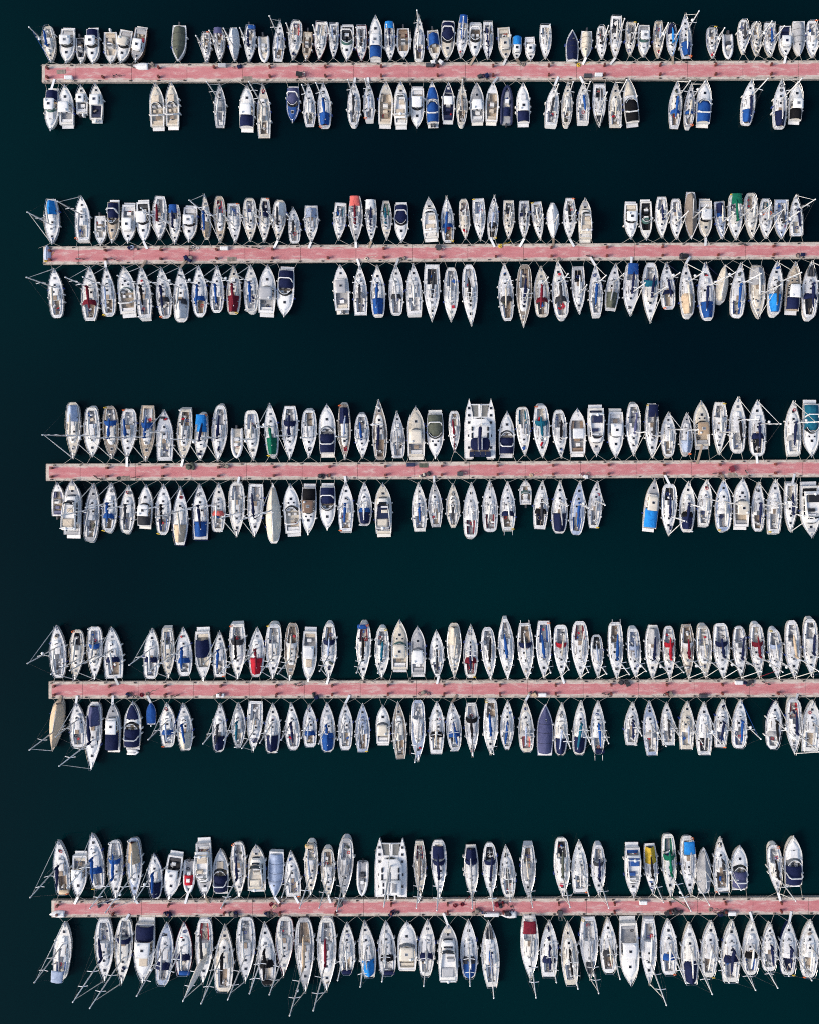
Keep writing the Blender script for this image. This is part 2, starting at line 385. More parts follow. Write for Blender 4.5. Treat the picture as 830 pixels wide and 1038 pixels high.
def deck_mesh(H, deck_m, margin_m, c0, c1, fw, zfloor):
    """deck sheet with a sunk cockpit between stations c0 and c1, half width fraction fw"""
    T = sorted(set(([.004, .012, .026, .05, .085] if H.round else [0.004, .05]) + [ .12, .22, .34, .46, .58, .68, .77, .85, .91, .955, .99] + ([c0, c1] if c1 > c0 else [])))
    b = MB(); FR = [-1, -.86, -fw, 0, fw, .86, 1]; rows = []
    def xz(t, f):
        bb = max(H.b(t) - .045, .01); return (bb * f, H.Y(t), H.z(t) - .03 + .05 * (1 - f * f) * min(1, bb))
    for t in T: rows.append([xz(t, f) for f in FR])
    W = len(FR); vs = [p for r in rows for p in r]; fs = []; ms = []
    for j in range(len(T) - 1):
        for i in range(W - 1):
            if i in (2, 3) and c1 > c0 and T[j] >= c0 - 1e-6 and T[j + 1] <= c1 + 1e-6: continue
            a = j * W + i; fs.append((a, a + 1, a + W + 1, a + W)); ms.append(1 if i in (0, 5) else 0)
    b.v += vs; b.f += fs; b.m += ms
    if c1 > c0:
        TT = [t for t in T if c0 - 1e-6 <= t <= c1 + 1e-6]
        for sgn in (-1, 1):
            pts = [xz(t, sgn * fw) for t in TT]; n = len(pts)
            b.add(pts + [(x, y, zfloor) for x, y, z in pts], [(k, k + 1, n + k + 1, n + k) if sgn < 0 else (k + 1, k, n + k, n + k + 1) for k in range(n - 1)], 1)
        for t in (c0, c1):
            p, q, r = xz(t, -fw), xz(t, 0), xz(t, fw)
            b.add([p, q, r, (r[0], r[1], zfloor), (p[0], p[1], zfloor)], [(0, 1, 2, 3, 4)], 1)
    return b.mesh('deck', [deck_m, margin_m])

def floor_part(H, root, m, c0, c1, fw, z):
    b = MB(); T = [c0 + (c1 - c0) * k / 5 for k in range(6)]
    b.slab(lambda u, v: ((H.b(c0 + (c1 - c0) * v) - .045) * fw * u, H.Y(c0 + (c1 - c0) * v), z), 2, 5, .05)
    part('cockpit_floor', b, m, root)

def canopy(name, root, m, x_of, y0, y1, z0, rise, nu=8, nv=6, th=.03, power=2.2, droop=.0, rnd=None, sag=.0):
    """stretched canvas: half width x_of(v), ridge z0 + rise, edges at z0"""
    j = [[rnd.uniform(-1, 1) for _ in range(nu + 1)] for _ in range(nv + 1)] if rnd else None
    b = MB()
    def fn(u, v):
        z = z0 + rise * (1 - abs(u) ** power) - droop * (2 * v - 1) ** 4
        if j: z += sag * j[int(round(v * nv))][int(round((u + 1) / 2 * nu))] * (1 - abs(u) ** 4)
        return (x_of(v) * u, y0 + (y1 - y0) * v, z)
    b.slab(fn, nu, nv, th); return part(name, b, m, root, smooth=True)

def moor(root, H, pier, side, x, y, rz, rnd, near_bow):
    """two lines from the end nearest the pontoon to its edge, in the boat's own frame"""
    ca, sa = math.cos(rz), math.sin(rz)
    def loc(wx, wy, wz): dx, dy = wx - x, wy - y; return (ca * dx + sa * dy, -sa * dx + ca * dy, wz)
    t = .97 if near_bow else .03
    for s in (-1, 1):
        bx = s * max(H.b(t) * .8, .12); p0 = (bx, H.Y(t), H.z(t) + .05)
        wx0 = x + ca * bx - sa * H.Y(t)
        wx = wx0 + (1 if wx0 > x - sa * H.Y(t) else -1) * rnd.uniform(.5, 2.3) * (1 if near_bow else .45)
        wy = pier_edge(pier, side, wx) - (.25 if side == 'U' else -.25)
        p2 = loc(wx, wy, DECK_Z + .12); p1 = tuple((p0[k] + p2[k]) / 2 - (.12 if k == 2 else 0) for k in range(3))
        b = MB(); b.tube([p0, p1, p2], .030, 4); part('mooring_line', b, 'rope', root)
    if rnd.random() < .16:                               # a gangplank down to the pontoon
        p0 = Vector((rnd.uniform(-.3, .3) * (0 if near_bow else 1), H.Y(t), H.z(t) + .12)); wx = x - sa * H.Y(t) + rnd.uniform(-.9, .9)
        wy = pier_edge(pier, side, wx) - (.5 if side == 'U' else -.5); p1 = Vector(loc(wx, wy, DECK_Z + .08))
        d = (p1 - p0); n = Vector((-d.y, d.x, 0)).normalized() * .19; b = MB(); up = Vector((0, 0, .06))
        q = [p0 - n, p0 + n, p1 + n, p1 - n]
        b.add([tuple(k) for k in q] + [tuple(k + up) for k in q], [(3, 2, 1, 0), (4, 5, 6, 7), (0, 1, 5, 4), (1, 2, 6, 5), (2, 3, 7, 6), (3, 0, 4, 7)])
        part('gangplank', b, rnd.choice(['paint_white', 'paint_white', 'aluminium', 'teak']), root)

def fenders(root, H, rnd, n):
    for s in (-1, 1):
        for k in range(n):
            if rnd.random() < .5: continue
            t = .2 + .5 * (k + rnd.uniform(.2, .8)) / n; r = rnd.uniform(.85, 1.15)
            obj('fender', unit('fender', rnd.choice(['fender_white', 'fender_white', 'fender_white', 'fender_blue'])), root, (s * (H.b(t) + .08), H.Y(t), H.z(t) * .60), None, (r * .85, r * .85, r * 1.1))

def rails(root, H, rnd, t_end=.93):
    """pulpit round the bow, pushpit round the stern, guard wires between"""
    ins = .10
    def P(t, s, h): return (s * max(H.b(t) - ins, .05), H.Y(t), H.z(t) + h)
    b = MB(); top = [P(.86, -1, .6), P(.93, -1, .62), (-.12, H.Y(.995), H.z(1) + .64), (.12, H.Y(.995), H.z(1) + .64), P(.93, 1, .62), P(.86, 1, .6)]
    b.tube(top, .022, 4)
    for q in (top[0], top[1], top[4], top[5]): b.tube([(q[0], q[1], q[2] - .62), q], .018, 4)
    part('pulpit', b, 'steel', root)
    b = MB(); top = [P(.16, -1, .6), P(.06, -1, .62), P(.015, -1, .62)]; b.tube(top, .022, 4)
    for q in top: b.tube([(q[0], q[1], q[2] - .62), q], .018, 4)
    top2 = [P(.16, 1, .6), P(.06, 1, .62), P(.015, 1, .62)]; b.tube(top2, .022, 4)
    for q in top2: b.tube([(q[0], q[1], q[2] - .62), q], .018, 4)
    b.tube([top[2], top2[2]], .022, 4)
    part('stern_rail', b, 'steel', root)
    for s in (-1, 1):
        b = MB(); T = [.16, .28, .40, .52, .64, .75, .86]
        b.tube([P(t, s, .6) for t in T], .013, 3)
        for t in T[1:-1]: q = P(t, s, .6); b.tube([(q[0], q[1], q[2] - .62), q], .02, 4)
        part('guardrail', b, 'steel', root)

def hatch(root, x, y, z, w, l, glass='glass', h=.09):
    obj('hatch', unit('hatch', 'gelcoat_grey', glass), root, (x, y, z), None, (w, l, h))

def outboard(root, x, y, z, s=1.0, m='engine'):
    b = MB(); b.box(-.17 * s, .17 * s, -.55 * s, .02, .1, .62 * s, 0, inset=.05 * s); b.box(-.08 * s, .08 * s, -.35 * s, -.1, -.7, .1, 0)
    o = part('outboard_engine', b, m, root); o.location = (x, y, z)

def clutter(root, H, rnd, t0, t1, z, fw, n):
    """loose gear lying about: bags, coils of line, cushions, buckets"""
    for _ in range(n):
        t = rnd.uniform(t0, t1); x = rnd.uniform(-fw, fw) * H.b(t) * .8; r = rnd.random()
        if r < .35:
            obj('rope_coil', unit('ring', rnd.choice(['rope', 'rope', 'fender_blue', 'canvas_D', 'canvas_R'])), root, (x, H.Y(t), z + .06), (0, 0, 0), (.55, .55, .6))
        elif r < .7:
            w = rnd.uniform(.25, .55); obj('cushion', unit('cushion', 'vinyl_' + rnd.choice('NBDGWCARWG')), root, (x, H.Y(t), z), (0, 0, rnd.uniform(0, 3)), (w, w * rnd.uniform(.7, 1.6), .13))
        else:
            w = rnd.uniform(.2, .4); obj('gear_bag', unit('bladder', 'canvas_' + rnd.choice('NBDGRUWO')), root, (x, H.Y(t), z + w * .4), (0, 0, rnd.uniform(0, 3)), (w, w * 2, w))

def cabin_mesh(root, H, ca, cb, wf, h0, h1, m, top_m=None, name='cabin', nose=.5, zoff=0.0, tumble=.80, T=None):
    """coachroof loft; returns half width and roof height functions"""
    def hw(t):
        u = (t - ca) / (cb - ca); return min(H.b(t) - .18, H.B * .5 * wf) * (1 if u < .55 else 1 - (1 - nose) * ((u - .55) / .45) ** 1.7)
    def rz_(t):
        u = (t - ca) / (cb - ca); return H.z(t) - .02 + zoff + h0 + (h1 - h0) * u
    b = MB(); rings = []; U = [0, .02, .25, .5, .7, .85, .95, 1.0]
    for u in U:
        t = ca + (cb - ca) * u; w = max(hw(t), .12); z0 = H.z(t) - .06 + zoff; z1 = rz_(t); sh = 0 if 0 < u < 1 else (.03 if u == 0 else 0)
        y = H.Y(t); k = tumble if u < .95 else tumble * .8; zz = z1 if u < 1 else z0 + (z1 - z0) * .35
        rings.append([(-w, y, z0), (-w * (k * .45 + .55), y, z0 + (zz - z0) * .55), (-w * k, y, zz - .04), (-w * k * .6, y, zz + .03), (0, y, zz + .055), (w * k * .6, y, zz + .03), (w * k, y, zz - .04), (w * (k * .45 + .55), y, z0 + (zz - z0) * .55), (w, y, z0)])
    n = 9; vs = [v for r in rings for v in r]; fs = []; ms = []
    for i in range(len(rings) - 1):
        for j in range(n - 1):
            a = i * n + j; fs.append((a, a + 1, a + n + 1, a + n)); ms.append(1 if 2 <= j <= 5 and top_m else 0)
    fs.append(tuple(range(n - 1, -1, -1))); ms.append(0); fs.append(tuple(range((len(rings) - 1) * n, len(rings) * n))); ms.append(0)
    b.v, b.f, b.m = vs, fs, ms
    part(name, b, [m, top_m] if top_m else [m], root)
    return hw, rz_, tumble

def side_windows(root, H, hw, rz_, tumble, spans, zoff=0.0, g='glass', lo=.30, hi=.86):
    for s in (-1, 1):
        for (t0, t1) in spans:
            b = MB(); T = [t0, (t0 + t1) / 2, t1]; rings = []
            for t in T:
                w = hw(t); z0 = H.z(t) - .06 + zoff; z1 = rz_(t)
                def at(f, out): 
                    ff = f / .55 if f < .55 else 1
                    w1 = w + (w * (tumble * .45 + .55) - w) * min(1, f / .55)
                    if f > .55: w1 = w * (tumble * .45 + .55) + (w * tumble - w * (tumble * .45 + .55)) * (f - .55) / .45
                    return (s * (w1 + out), H.Y(t), z0 + (z1 - .04 - z0) * f + out * .5)
                rings.append([at(lo, .012), at(hi, .012), at(hi, -.02), at(lo, -.02)])
            b.loft(rings, 0); part('window', b, g, root)

def sail_boat(root, L, B, F, rnd, pier, side, x, y, rz, near_bow, no):
    s = L / 10.0
    tr = .62 + rnd.uniform(-.10, .14)
    if 'w' in F: tr = .86
    if 't' in F: tr = .25
    H = Hull(L, B, 1.02 * (.55 + .45 * s), tr, rnd.uniform(.36, .50), rnd.uniform(1.65, 2.2), rnd.uniform(.4, .9) * s, rnd.uniform(.15, .3), -.3 if rnd.random() < .4 else .25)
    if 'w' not in F and 't' not in F and rnd.random() < .72: H.round = (rnd.uniform(.07, .13), rnd.uniform(.30, .55))
    dk = F.get('d', 'W'); hullc = {'U': 'gelcoat_warm', 'A': 'hull_C', 'L': 'hull_W', 'G': 'gelcoat_grey', 'C': 'gelcoat_warm'}.get(dk, rnd.choice(['gelcoat', 'gelcoat', 'gelcoat', 'gelcoat_warm', 'gelcoat_grey']))
    if dk == 'W' and rnd.random() < .08: hullc = rnd.choice(['hull_N', 'hull_N', 'hull_D', 'hull_M'])
    stripe = rnd.choice(['gelcoat', 'gelcoat_grey', 'hull_N', 'hull_B', 'hull_G', 'teak', 'teak', 'hull_D'])
    obj('hull', H.hull_mesh(hullc, stripe, rnd.choice(['hull_N', 'hull_D', 'hull_M', 'hull_D'])), root)
    margin = 'gelcoat' if dk not in 'UA' else rnd.choice(['gelcoat_warm', 'teak'])
    if dk == 'W': deckm = rnd.choice(['deck_W', 'deck_W', 'gelcoat_warm', 'gelcoat_grey', 'gelcoat'])
    else: deckm = {'U': 'deck_U', 'A': 'deck_A'}.get(dk, 'deck_' + dk)
    full = 'f' in F
    c0, c1, fw = .055 + rnd.uniform(0, .03), .34 + rnd.uniform(-.03, .04), .60
    zf = H.z(.2) - .52 * min(1, s + .2)
    obj('deck', deck_mesh(H, deckm, margin, c0, c1, fw, zf), root)
    kc = F.get('k', rnd.choice('GWWCG'))
    floor_part(H, root, 'teak' if kc in 'U' else 'deck_' + (kc if kc not in 'RMEBTP' else rnd.choice('GC')), c0, c1, fw, zf + .02)
    for q in (-1, 1):
        b = MB(); w0 = (H.b((c0 + c1) / 2) - .045) * fw
        b.slab(lambda u, v: (q * ((H.b(c0 + (c1 - c0) * v) - .045) * fw * (.80 + .19 * u)), H.Y(c0 + .02 + (c1 - c0 - .03) * v), zf + .36 * min(1, s + .2)), 1, 4, .34 * min(1, s + .2))
        part('bench', b, ('teak' if kc in 'U' and rnd.random() < .5 else ('vinyl_' + kc if kc in 'RMEBTPNKD' else 'gelcoat_grey')), root)
        # coaming along the cockpit
        b = MB(); b.slab(lambda u, v: (q * ((H.b(c0 + (c1 - c0) * v) - .045) * (fw + .045 + .04 * u)), H.Y(c0 + (c1 - c0) * v), H.z(.2) + .13), 1, 5, .2)
        part('coaming', b, 'gelcoat', root)
        obj('winch', unit('winch', 'steel' if rnd.random() < .5 else 'iron'), root, (q * H.b(.26) * .70, H.Y(.27), H.z(.26) + .13), None, (.22, .22, .2))
    # coachroof
    ca, cb = c1 + .004, rnd.uniform(.70, .78); wf = rnd.uniform(.58, .68)
    h0, h1 = rnd.uniform(.34, .48) * (.4 + .6 * s), rnd.uniform(.10, .2)
    cm = 'gelcoat' if hullc not in ('gelcoat_grey', 'gelcoat_warm') else hullc
    hw, rzf, tb = cabin_mesh(root, H, ca, cb, wf, h0, h1, cm, rnd.choice([None, None, 'deck_' + (dk if dk not in 'UA' else 'C'), 'gelcoat_grey']), nose=rnd.uniform(.4, .7), tumble=rnd.uniform(.70, .82))
    r = rnd.random()
    sp = [(.40, .47), (.50, .57), (.60, .645)] if r < .4 else ([(.40, .50), (.53, .63)] if r < .75 else [(.39, .64)])
    side_windows(root, H, hw, rzf, tb, sp)
    if not full:
        hatch(root, 0, H.Y(.66), rzf(.66) + .03, .5 * min(1, s), .5 * min(1, s), rnd.choice(['glass', 'glass', 'glass_grey']))
        if rnd.random() < .7: hatch(root, rnd.choice([0, 0, .3 * s, -.3 * s]), H.Y(.52), rzf(.52) + .03, .42, .42)
        hatch(root, 0, H.Y(.81 + rnd.uniform(-.02, .02)), H.z(.81), .55 * min(1, s), .55 * min(1, s), rnd.choice(['glass', 'glass', 'glass', 'glass_grey']))
        b = MB(); b.box(-.34, .34, H.Y(c1) + .01, H.Y(c1) + .9 * s, rzf(c1) - .05, rzf(c1) + .11, 0, inset=.03); part('companionway_hatch', b, rnd.choice(['gelcoat_grey', 'gelcoat', 'teak', 'glass_grey']), root)
        if rnd.random() < .45: obj('wheel', unit('wheel', 'steel'), root, (0, H.Y(c0 + .08), zf + .95), (.25, 0, 0), (.95, 1, .95)); obj('steering_pedestal', unit('block', 'gelcoat'), root, (0, H.Y(c0 + .08) + .12, zf), None, (.26, .26, .9))
        else:
            b = MB(); b.tube([(0, H.Y(c0) - .1, H.z(0) + .12), (rnd.uniform(-.2, .2), H.Y(c0) + 1.1 * s, H.z(.1) + .2)], .035, 5); part('tiller', b, 'teak', root)
        b = MB(); b.tube([(0, H.Y(.985), H.z(1) + .06), (0, H.Y(.93), H.z(.93) + .08), (rnd.uniform(-.1, .1), H.Y(.90), H.z(.9) + .09)], [.09, .05, .12], 5); part('anchor', b, 'steel', root)
        for q in (-1, 1):
            t_ = .43; obj('genoa_track', unit('block', 'iron'), root, (q * (H.b(t_) * .5 + hw(t_) * .5 + .05), H.Y(t_), H.z(t_) + .012), (0, 0, 0), (.05, L * rnd.uniform(.10, .2), .03))
            if rnd.random() < .6: obj('grab_rail', unit('block', rnd.choice(['teak', 'teak', 'steel'])), root, (q * hw(.5) * tb * .82, H.Y(.5), rzf(.5) + .01), (0, 0, 0), (.05, L * .15, .06))
        if rnd.random() < .35: obj('liferaft', unit('cushion', 'gelcoat'), root, (rnd.uniform(-.2, .2), H.Y(.60) + .9 * s, rzf(.66) + .02), (0, 0, rnd.choice([0, 1.57])), (.8 * min(1, s), .55 * min(1, s), .25))
        for q in (-1, 1):
            if rnd.random() < .5: obj('dorade_vent', unit('dome', rnd.choice(['steel', 'gelcoat', 'iron'])), root, (q * .35 * s, H.Y(.635), rzf(.635) + .01), None, (.2, .2, .2))
    # rig
    mt = rnd.uniform(.56, .61); zb = rzf(mt); hm = rnd.uniform(1.02, 1.20) * L
    rake = rnd.uniform(.0, .015); lean = rnd.uniform(-.008, .008); xm, ym = 0, H.Y(mt)
    top = Vector((lean * hm, ym - rake * hm, zb + hm)); base = Vector((0, ym, zb - .05))
    mm = rnd.choice(['aluminium', 'aluminium', 'paint_white']); rm = .085 + .025 * s
    b = MB(); b.tube([tuple(base), tuple(base.lerp(top, .6)), tuple(top)], [rm, rm * .95, rm * .65], 7); mast = part('mast', b, mm, root, smooth=True)
    nsp = 2 if L > 9 else 1
    for k in range(nsp):
        f = [.52][0] if nsp == 1 else (.38, .70)[k]; p = base.lerp(top, f)
        for q in (-1, 1): obj('spreader', unit('spreader', mm), mast, tuple(p), (0, 0, -q * .18 + (0 if q > 0 else math.pi)), (.95 * s * (1 - .2 * k), .10, .05))
    obj('masthead_light', unit('dome', 'paint_white'), mast, tuple(top), None, (.26, .26, .3))
    if rnd.random() < .25: obj('radar_dome', unit('dome', 'paint_white'), mast, tuple(base.lerp(top, .52) + Vector((0, .3, 0))), None, (.48, .48, .25))
    # standing rigging
    bow = Vector((0, H.Y(.985), H.z(1) + .05)); ft = base.lerp(top, rnd.choice([.88, .97, .97]))
    b = MB(); rg = rnd.uniform(.05, .085); b.tube([tuple(bow), tuple(bow.lerp(ft, .07)), tuple(bow.lerp(ft, .5)), tuple(bow.lerp(ft, .95)), tuple(ft)], [.02, rg, rg * .9, rg * .45, .02], 5)
    part('furled_genoa', b, rnd.choice(['sailcloth'] * 6 + ['canvas_W'] * 3 + ['canvas_' + F.get('b', 'W')]) if F.get('b', 'W') not in 'KD' else 'sailcloth', root, smooth=True)
    if 'j' in F:                                   # a big light sail hoisted in its sock beside the forestay
        b = MB(); a = Vector((-.5, H.Y(.55), H.z(.5) + .3)); b.tube([tuple(a), tuple(a.lerp(top, .3)), tuple(a.lerp(top, .6)), tuple(a.lerp(top, .95))], [.2, .62, .45, .06], 9, flat=.5); part('hanging_sail', b, 'sailcloth', root, smooth=True)
    b = MB(); b.tube([tuple(top), (0, H.Y(.01), H.z(0) + .05)], .012, 3); part('backstay', b, 'wire', root)
    for q in (-1, 1):
        b = MB(); p = base.lerp(top, .70 if nsp == 2 else .52); b.tube([tuple(top), (q * .85 * s, p.y, p.z), (q * H.b(mt - .03) * .93, H.Y(mt - .03), H.z(mt))], .010, 3); part('shroud', b, 'wire', root)
    # boom and its sail
    bz = zb + 1.05 * (.5 + .5 * s); be = H.Y(rnd.uniform(.14, .22)); ang = rnd.uniform(-.12, .12)
    bl = ym - be; e = Vector((math.sin(ang) * bl, ym - math.cos(ang) * bl, bz + .05)); g = Vector((0, ym - .12, bz))
    b = MB(); b.tube([tuple(g), tuple(e)], .065, 6); boom = part('boom', b, mm, root)
    bc = F.get('b')
    if bc is None and not full: bc = rnd.choice('WWWGCL')
    if bc and not full:
        b = MB(); P = []; R = []; n = 9
        for k in range(n):
            u = k / (n - 1); P.append(tuple(g.lerp(e, .01 + u * .95) + Vector((rnd.uniform(-.03, .03), 0, .16 + rnd.uniform(-.02, .03)))))
            R.append((.30 - .15 * u) * (.6 + .4 * s) * rnd.uniform(.82, 1.15) * (.45 if k in (0, n - 1) else 1) * (1.0 if bc not in 'WGCL' else .72))
        b.tube(P, R, 8, flat=1.25); part('sail_cover' if bc not in 'W' else 'folded_sail', b, ('canvas_' + bc) if bc != 'W' else 'sailcloth', boom, smooth=True)
        if bc not in 'WGCL':                        # collar of the cover wraps the mast foot
            b = MB(); b.tube([(0, ym, bz - .35), (0, ym, bz + .5), (0, ym, bz + 1.3 * s)], [.17, .24, .11], 7); part('mast_collar', b, 'canvas_' + bc, boom, smooth=True)
    # canvas work
    if 'h' in F:
        w = hw(ca + .02) * 1.22; yf, ya = H.Y(ca + .085), H.Y(ca - .035); zb0 = rzf(ca) - .22; hh = .78 * (.5 + .5 * s)
        b = MB(); nv = 5
        b.slab(lambda u, v: (w * u * (.62 + .38 * min(1, v * 1.9)), yf + (ya - yf) * v - .22 * s * (u * u) * (1 if v > .5 else v * 2) * .9, zb0 + hh * (math.sin(min(1, v * 1.25) * 1.5708)) * (1 - abs(u) ** 2.6 * .86)), 8, nv, .03)
        part('sprayhood', b, 'canvas_' + F['h'], root, smooth=True)
    if 'm' in F:
        z0 = H.z(.15) + 1.4 * (.6 + .4 * s); y0, y1 = H.Y(c0 - .045), H.Y(c0 + .14 + rnd.uniform(0, .04))
        o = canopy('bimini', root, 'canvas_' + F['m'], lambda v: B * .5 * (.80 + .10 * v) * max(tr, .8), y0, y1, z0, .22, rnd=rnd, sag=.03)
        for yy in (y0 + .1, (y0 + y1) / 2, y1 - .1):
            b = MB(); ww = B * .36; b.tube([(-ww, (y0 + y1) / 2, H.z(.15)), (-ww, yy, z0), (ww, yy, z0), (ww, (y0 + y1) / 2, H.z(.15))], .02, 4); part('frame', b, 'steel', o)
    if 'a' in F:
        canopy('cockpit_cover', root, 'canvas_' + F['a'], lambda v: (H.b(c0 + (c1 - c0) * v) - .10) * .84, H.Y(c0 - .01), H.Y(c1 + .015), H.z(.2) + .16, .95 * (.5 + .5 * s), power=1.15, nv=8, rnd=rnd, sag=.05)
    if 'a0' in F:
        obj('gear_bag', unit('bladder', 'canvas_' + F['a0']), root, (rnd.uniform(-.4, .4), H.Y(.06), H.z(.05) + .35), (0, 0, 1.57), (.8, B * .62, .6))
    if full:
        canopy('full_cover', root, 'canvas_' + F['f'], lambda v: (H.b(.04 + .88 * v) + .015) * (1 if v < .97 else .9), H.Y(.04), H.Y(.92), H.z(.5) + .0, 1.35 * (.5 + .5 * s), power=1.25, nu=10, nv=12, rnd=rnd, sag=.07, droop=.45)
    else:
        clutter(root, H, rnd, c0 + .05, c1 - .03, zf + .38, .5, rnd.randint(1, 3))
        if rnd.random() < .5: clutter(root, H, rnd, .66, .9, H.z(.8) + .03, .6, rnd.randint(1, 2))
        rails(root, H, rnd)
    if 'x' in F:
        for q in (-1, 1):
            b = MB(); b.tube([(q * B * .26, H.Y(.03), H.z(0)), (q * B * .26, H.Y(.01), H.z(0) + 1.1), (q * B * .26, H.Y(0) - .7, H.z(0) + 1.15)], .05, 5); part('davit', b, 'steel', root)
    if F.get('o') == '1': outboard(root, B * .12, H.Y(0) - .05, H.z(0) * .75, .9)
    if F.get('o') == '3':
        b = MB(); zt = H.z(.85) + .18; b.tube([(-.42, H.Y(.73), zt), (-.5, H.Y(.80), zt), (-.33, H.Y(.885), zt), (0, H.Y(.91), zt), (.33, H.Y(.885), zt), (.5, H.Y(.80), zt), (.42, H.Y(.73), zt)], .17, 7)
        b.slab(lambda u, v: (.45 * u, H.Y(.73) + (H.Y(.89) - H.Y(.73)) * v, zt + .02), 2, 2, .05); part('stowed_tender', b, 'vinyl_D', root, smooth=True)
    if F.get('r') == '2':
        for q in (-1, 1): obj('lifebuoy', unit('ring', 'orange'), root, (q * .5, H.Y(.36), rzf(.36) + .15), None, (.75, .75, .7))
    if rnd.random() < .3 and not full: obj('lifebuoy', unit('ring', rnd.choice(['orange', 'paint_white', 'canvas_Y'])), root, (rnd.choice([-1, 1]) * H.b(.05) * .8, H.Y(.03), H.z(0) + .5), (1.2, 0, 0), (.6, .6, .7))
    fenders(root, H, rnd, 3 if L > 8 else 2)
    moor(root, H, pier, side, x, y, rz, rnd, near_bow)

def seats(root, H, rnd, c0, c1, fw, zf, colr, helm=True):
    m = 'vinyl_' + colr; w = (H.b(c0 + .03) - .045) * fw
    b = MB(); b.slab(lambda u, v: (w * .92 * u, H.Y(c0) + .08 + .55 * v, zf + .42), 2, 1, .4); part('stern_bench', b, m, root)
    b = MB(); b.box(-w * .92, w * .92, H.Y(c0) + .0, H.Y(c0) + .10, zf + .3, zf + .78, 0, inset=.02); part('backrest', b, m, root)
    if helm:
        for q in (-1, 1): obj('helm_seat', unit('cushion', m), root, (q * w * .5, H.Y(c1) - .95, zf + .1), None, (.5, .5, .5)); obj('helm_console', unit('block', 'gelcoat_grey'), root, (q * w * .55, H.Y(c1) - .22, zf), None, (.62, .36, .85))
    if rnd.random() < .6: obj('table', unit('block', rnd.choice(['teak', 'gelcoat'])), root, (rnd.uniform(-.2, .2), H.Y(c0) + 1.15, zf + .4), None, (.75, .6, .1))

def windscreen(root, H, tc, wf, g, h=.6, depth=.09):
    """raked, wrapped glass with a pale frame along its top"""
    y0, y1 = H.Y(tc + depth), H.Y(tc - .01); w = H.b(tc) * wf; zb = H.z(tc) + .15
    def curve(u, k): return y0 - (y0 - y1) * (abs(u) ** 2.2) - k * (.42 * h / .6)
    b = MB(); n = 10; rings = []
    for i in range(n + 1):
        u = -1 + 2 * i / n; rings.append([(w * u, curve(u, 0), zb), (w * u * .93, curve(u, 1), zb + h), (w * u * .93, curve(u, 1) - .04, zb + h), (w * u, curve(u, 0) - .04, zb)])
    b.loft(rings, 0); part('windscreen', b, g, root, smooth=False)
    b = MB(); b.tube([(w * u * .93, curve(u, 1) - .02, zb + h + .02) for u in [-1 + 2 * i / n for i in range(n + 1)]], .035, 4); part('windscreen_frame', b, 'paint_white', root)
    return zb + h, curve

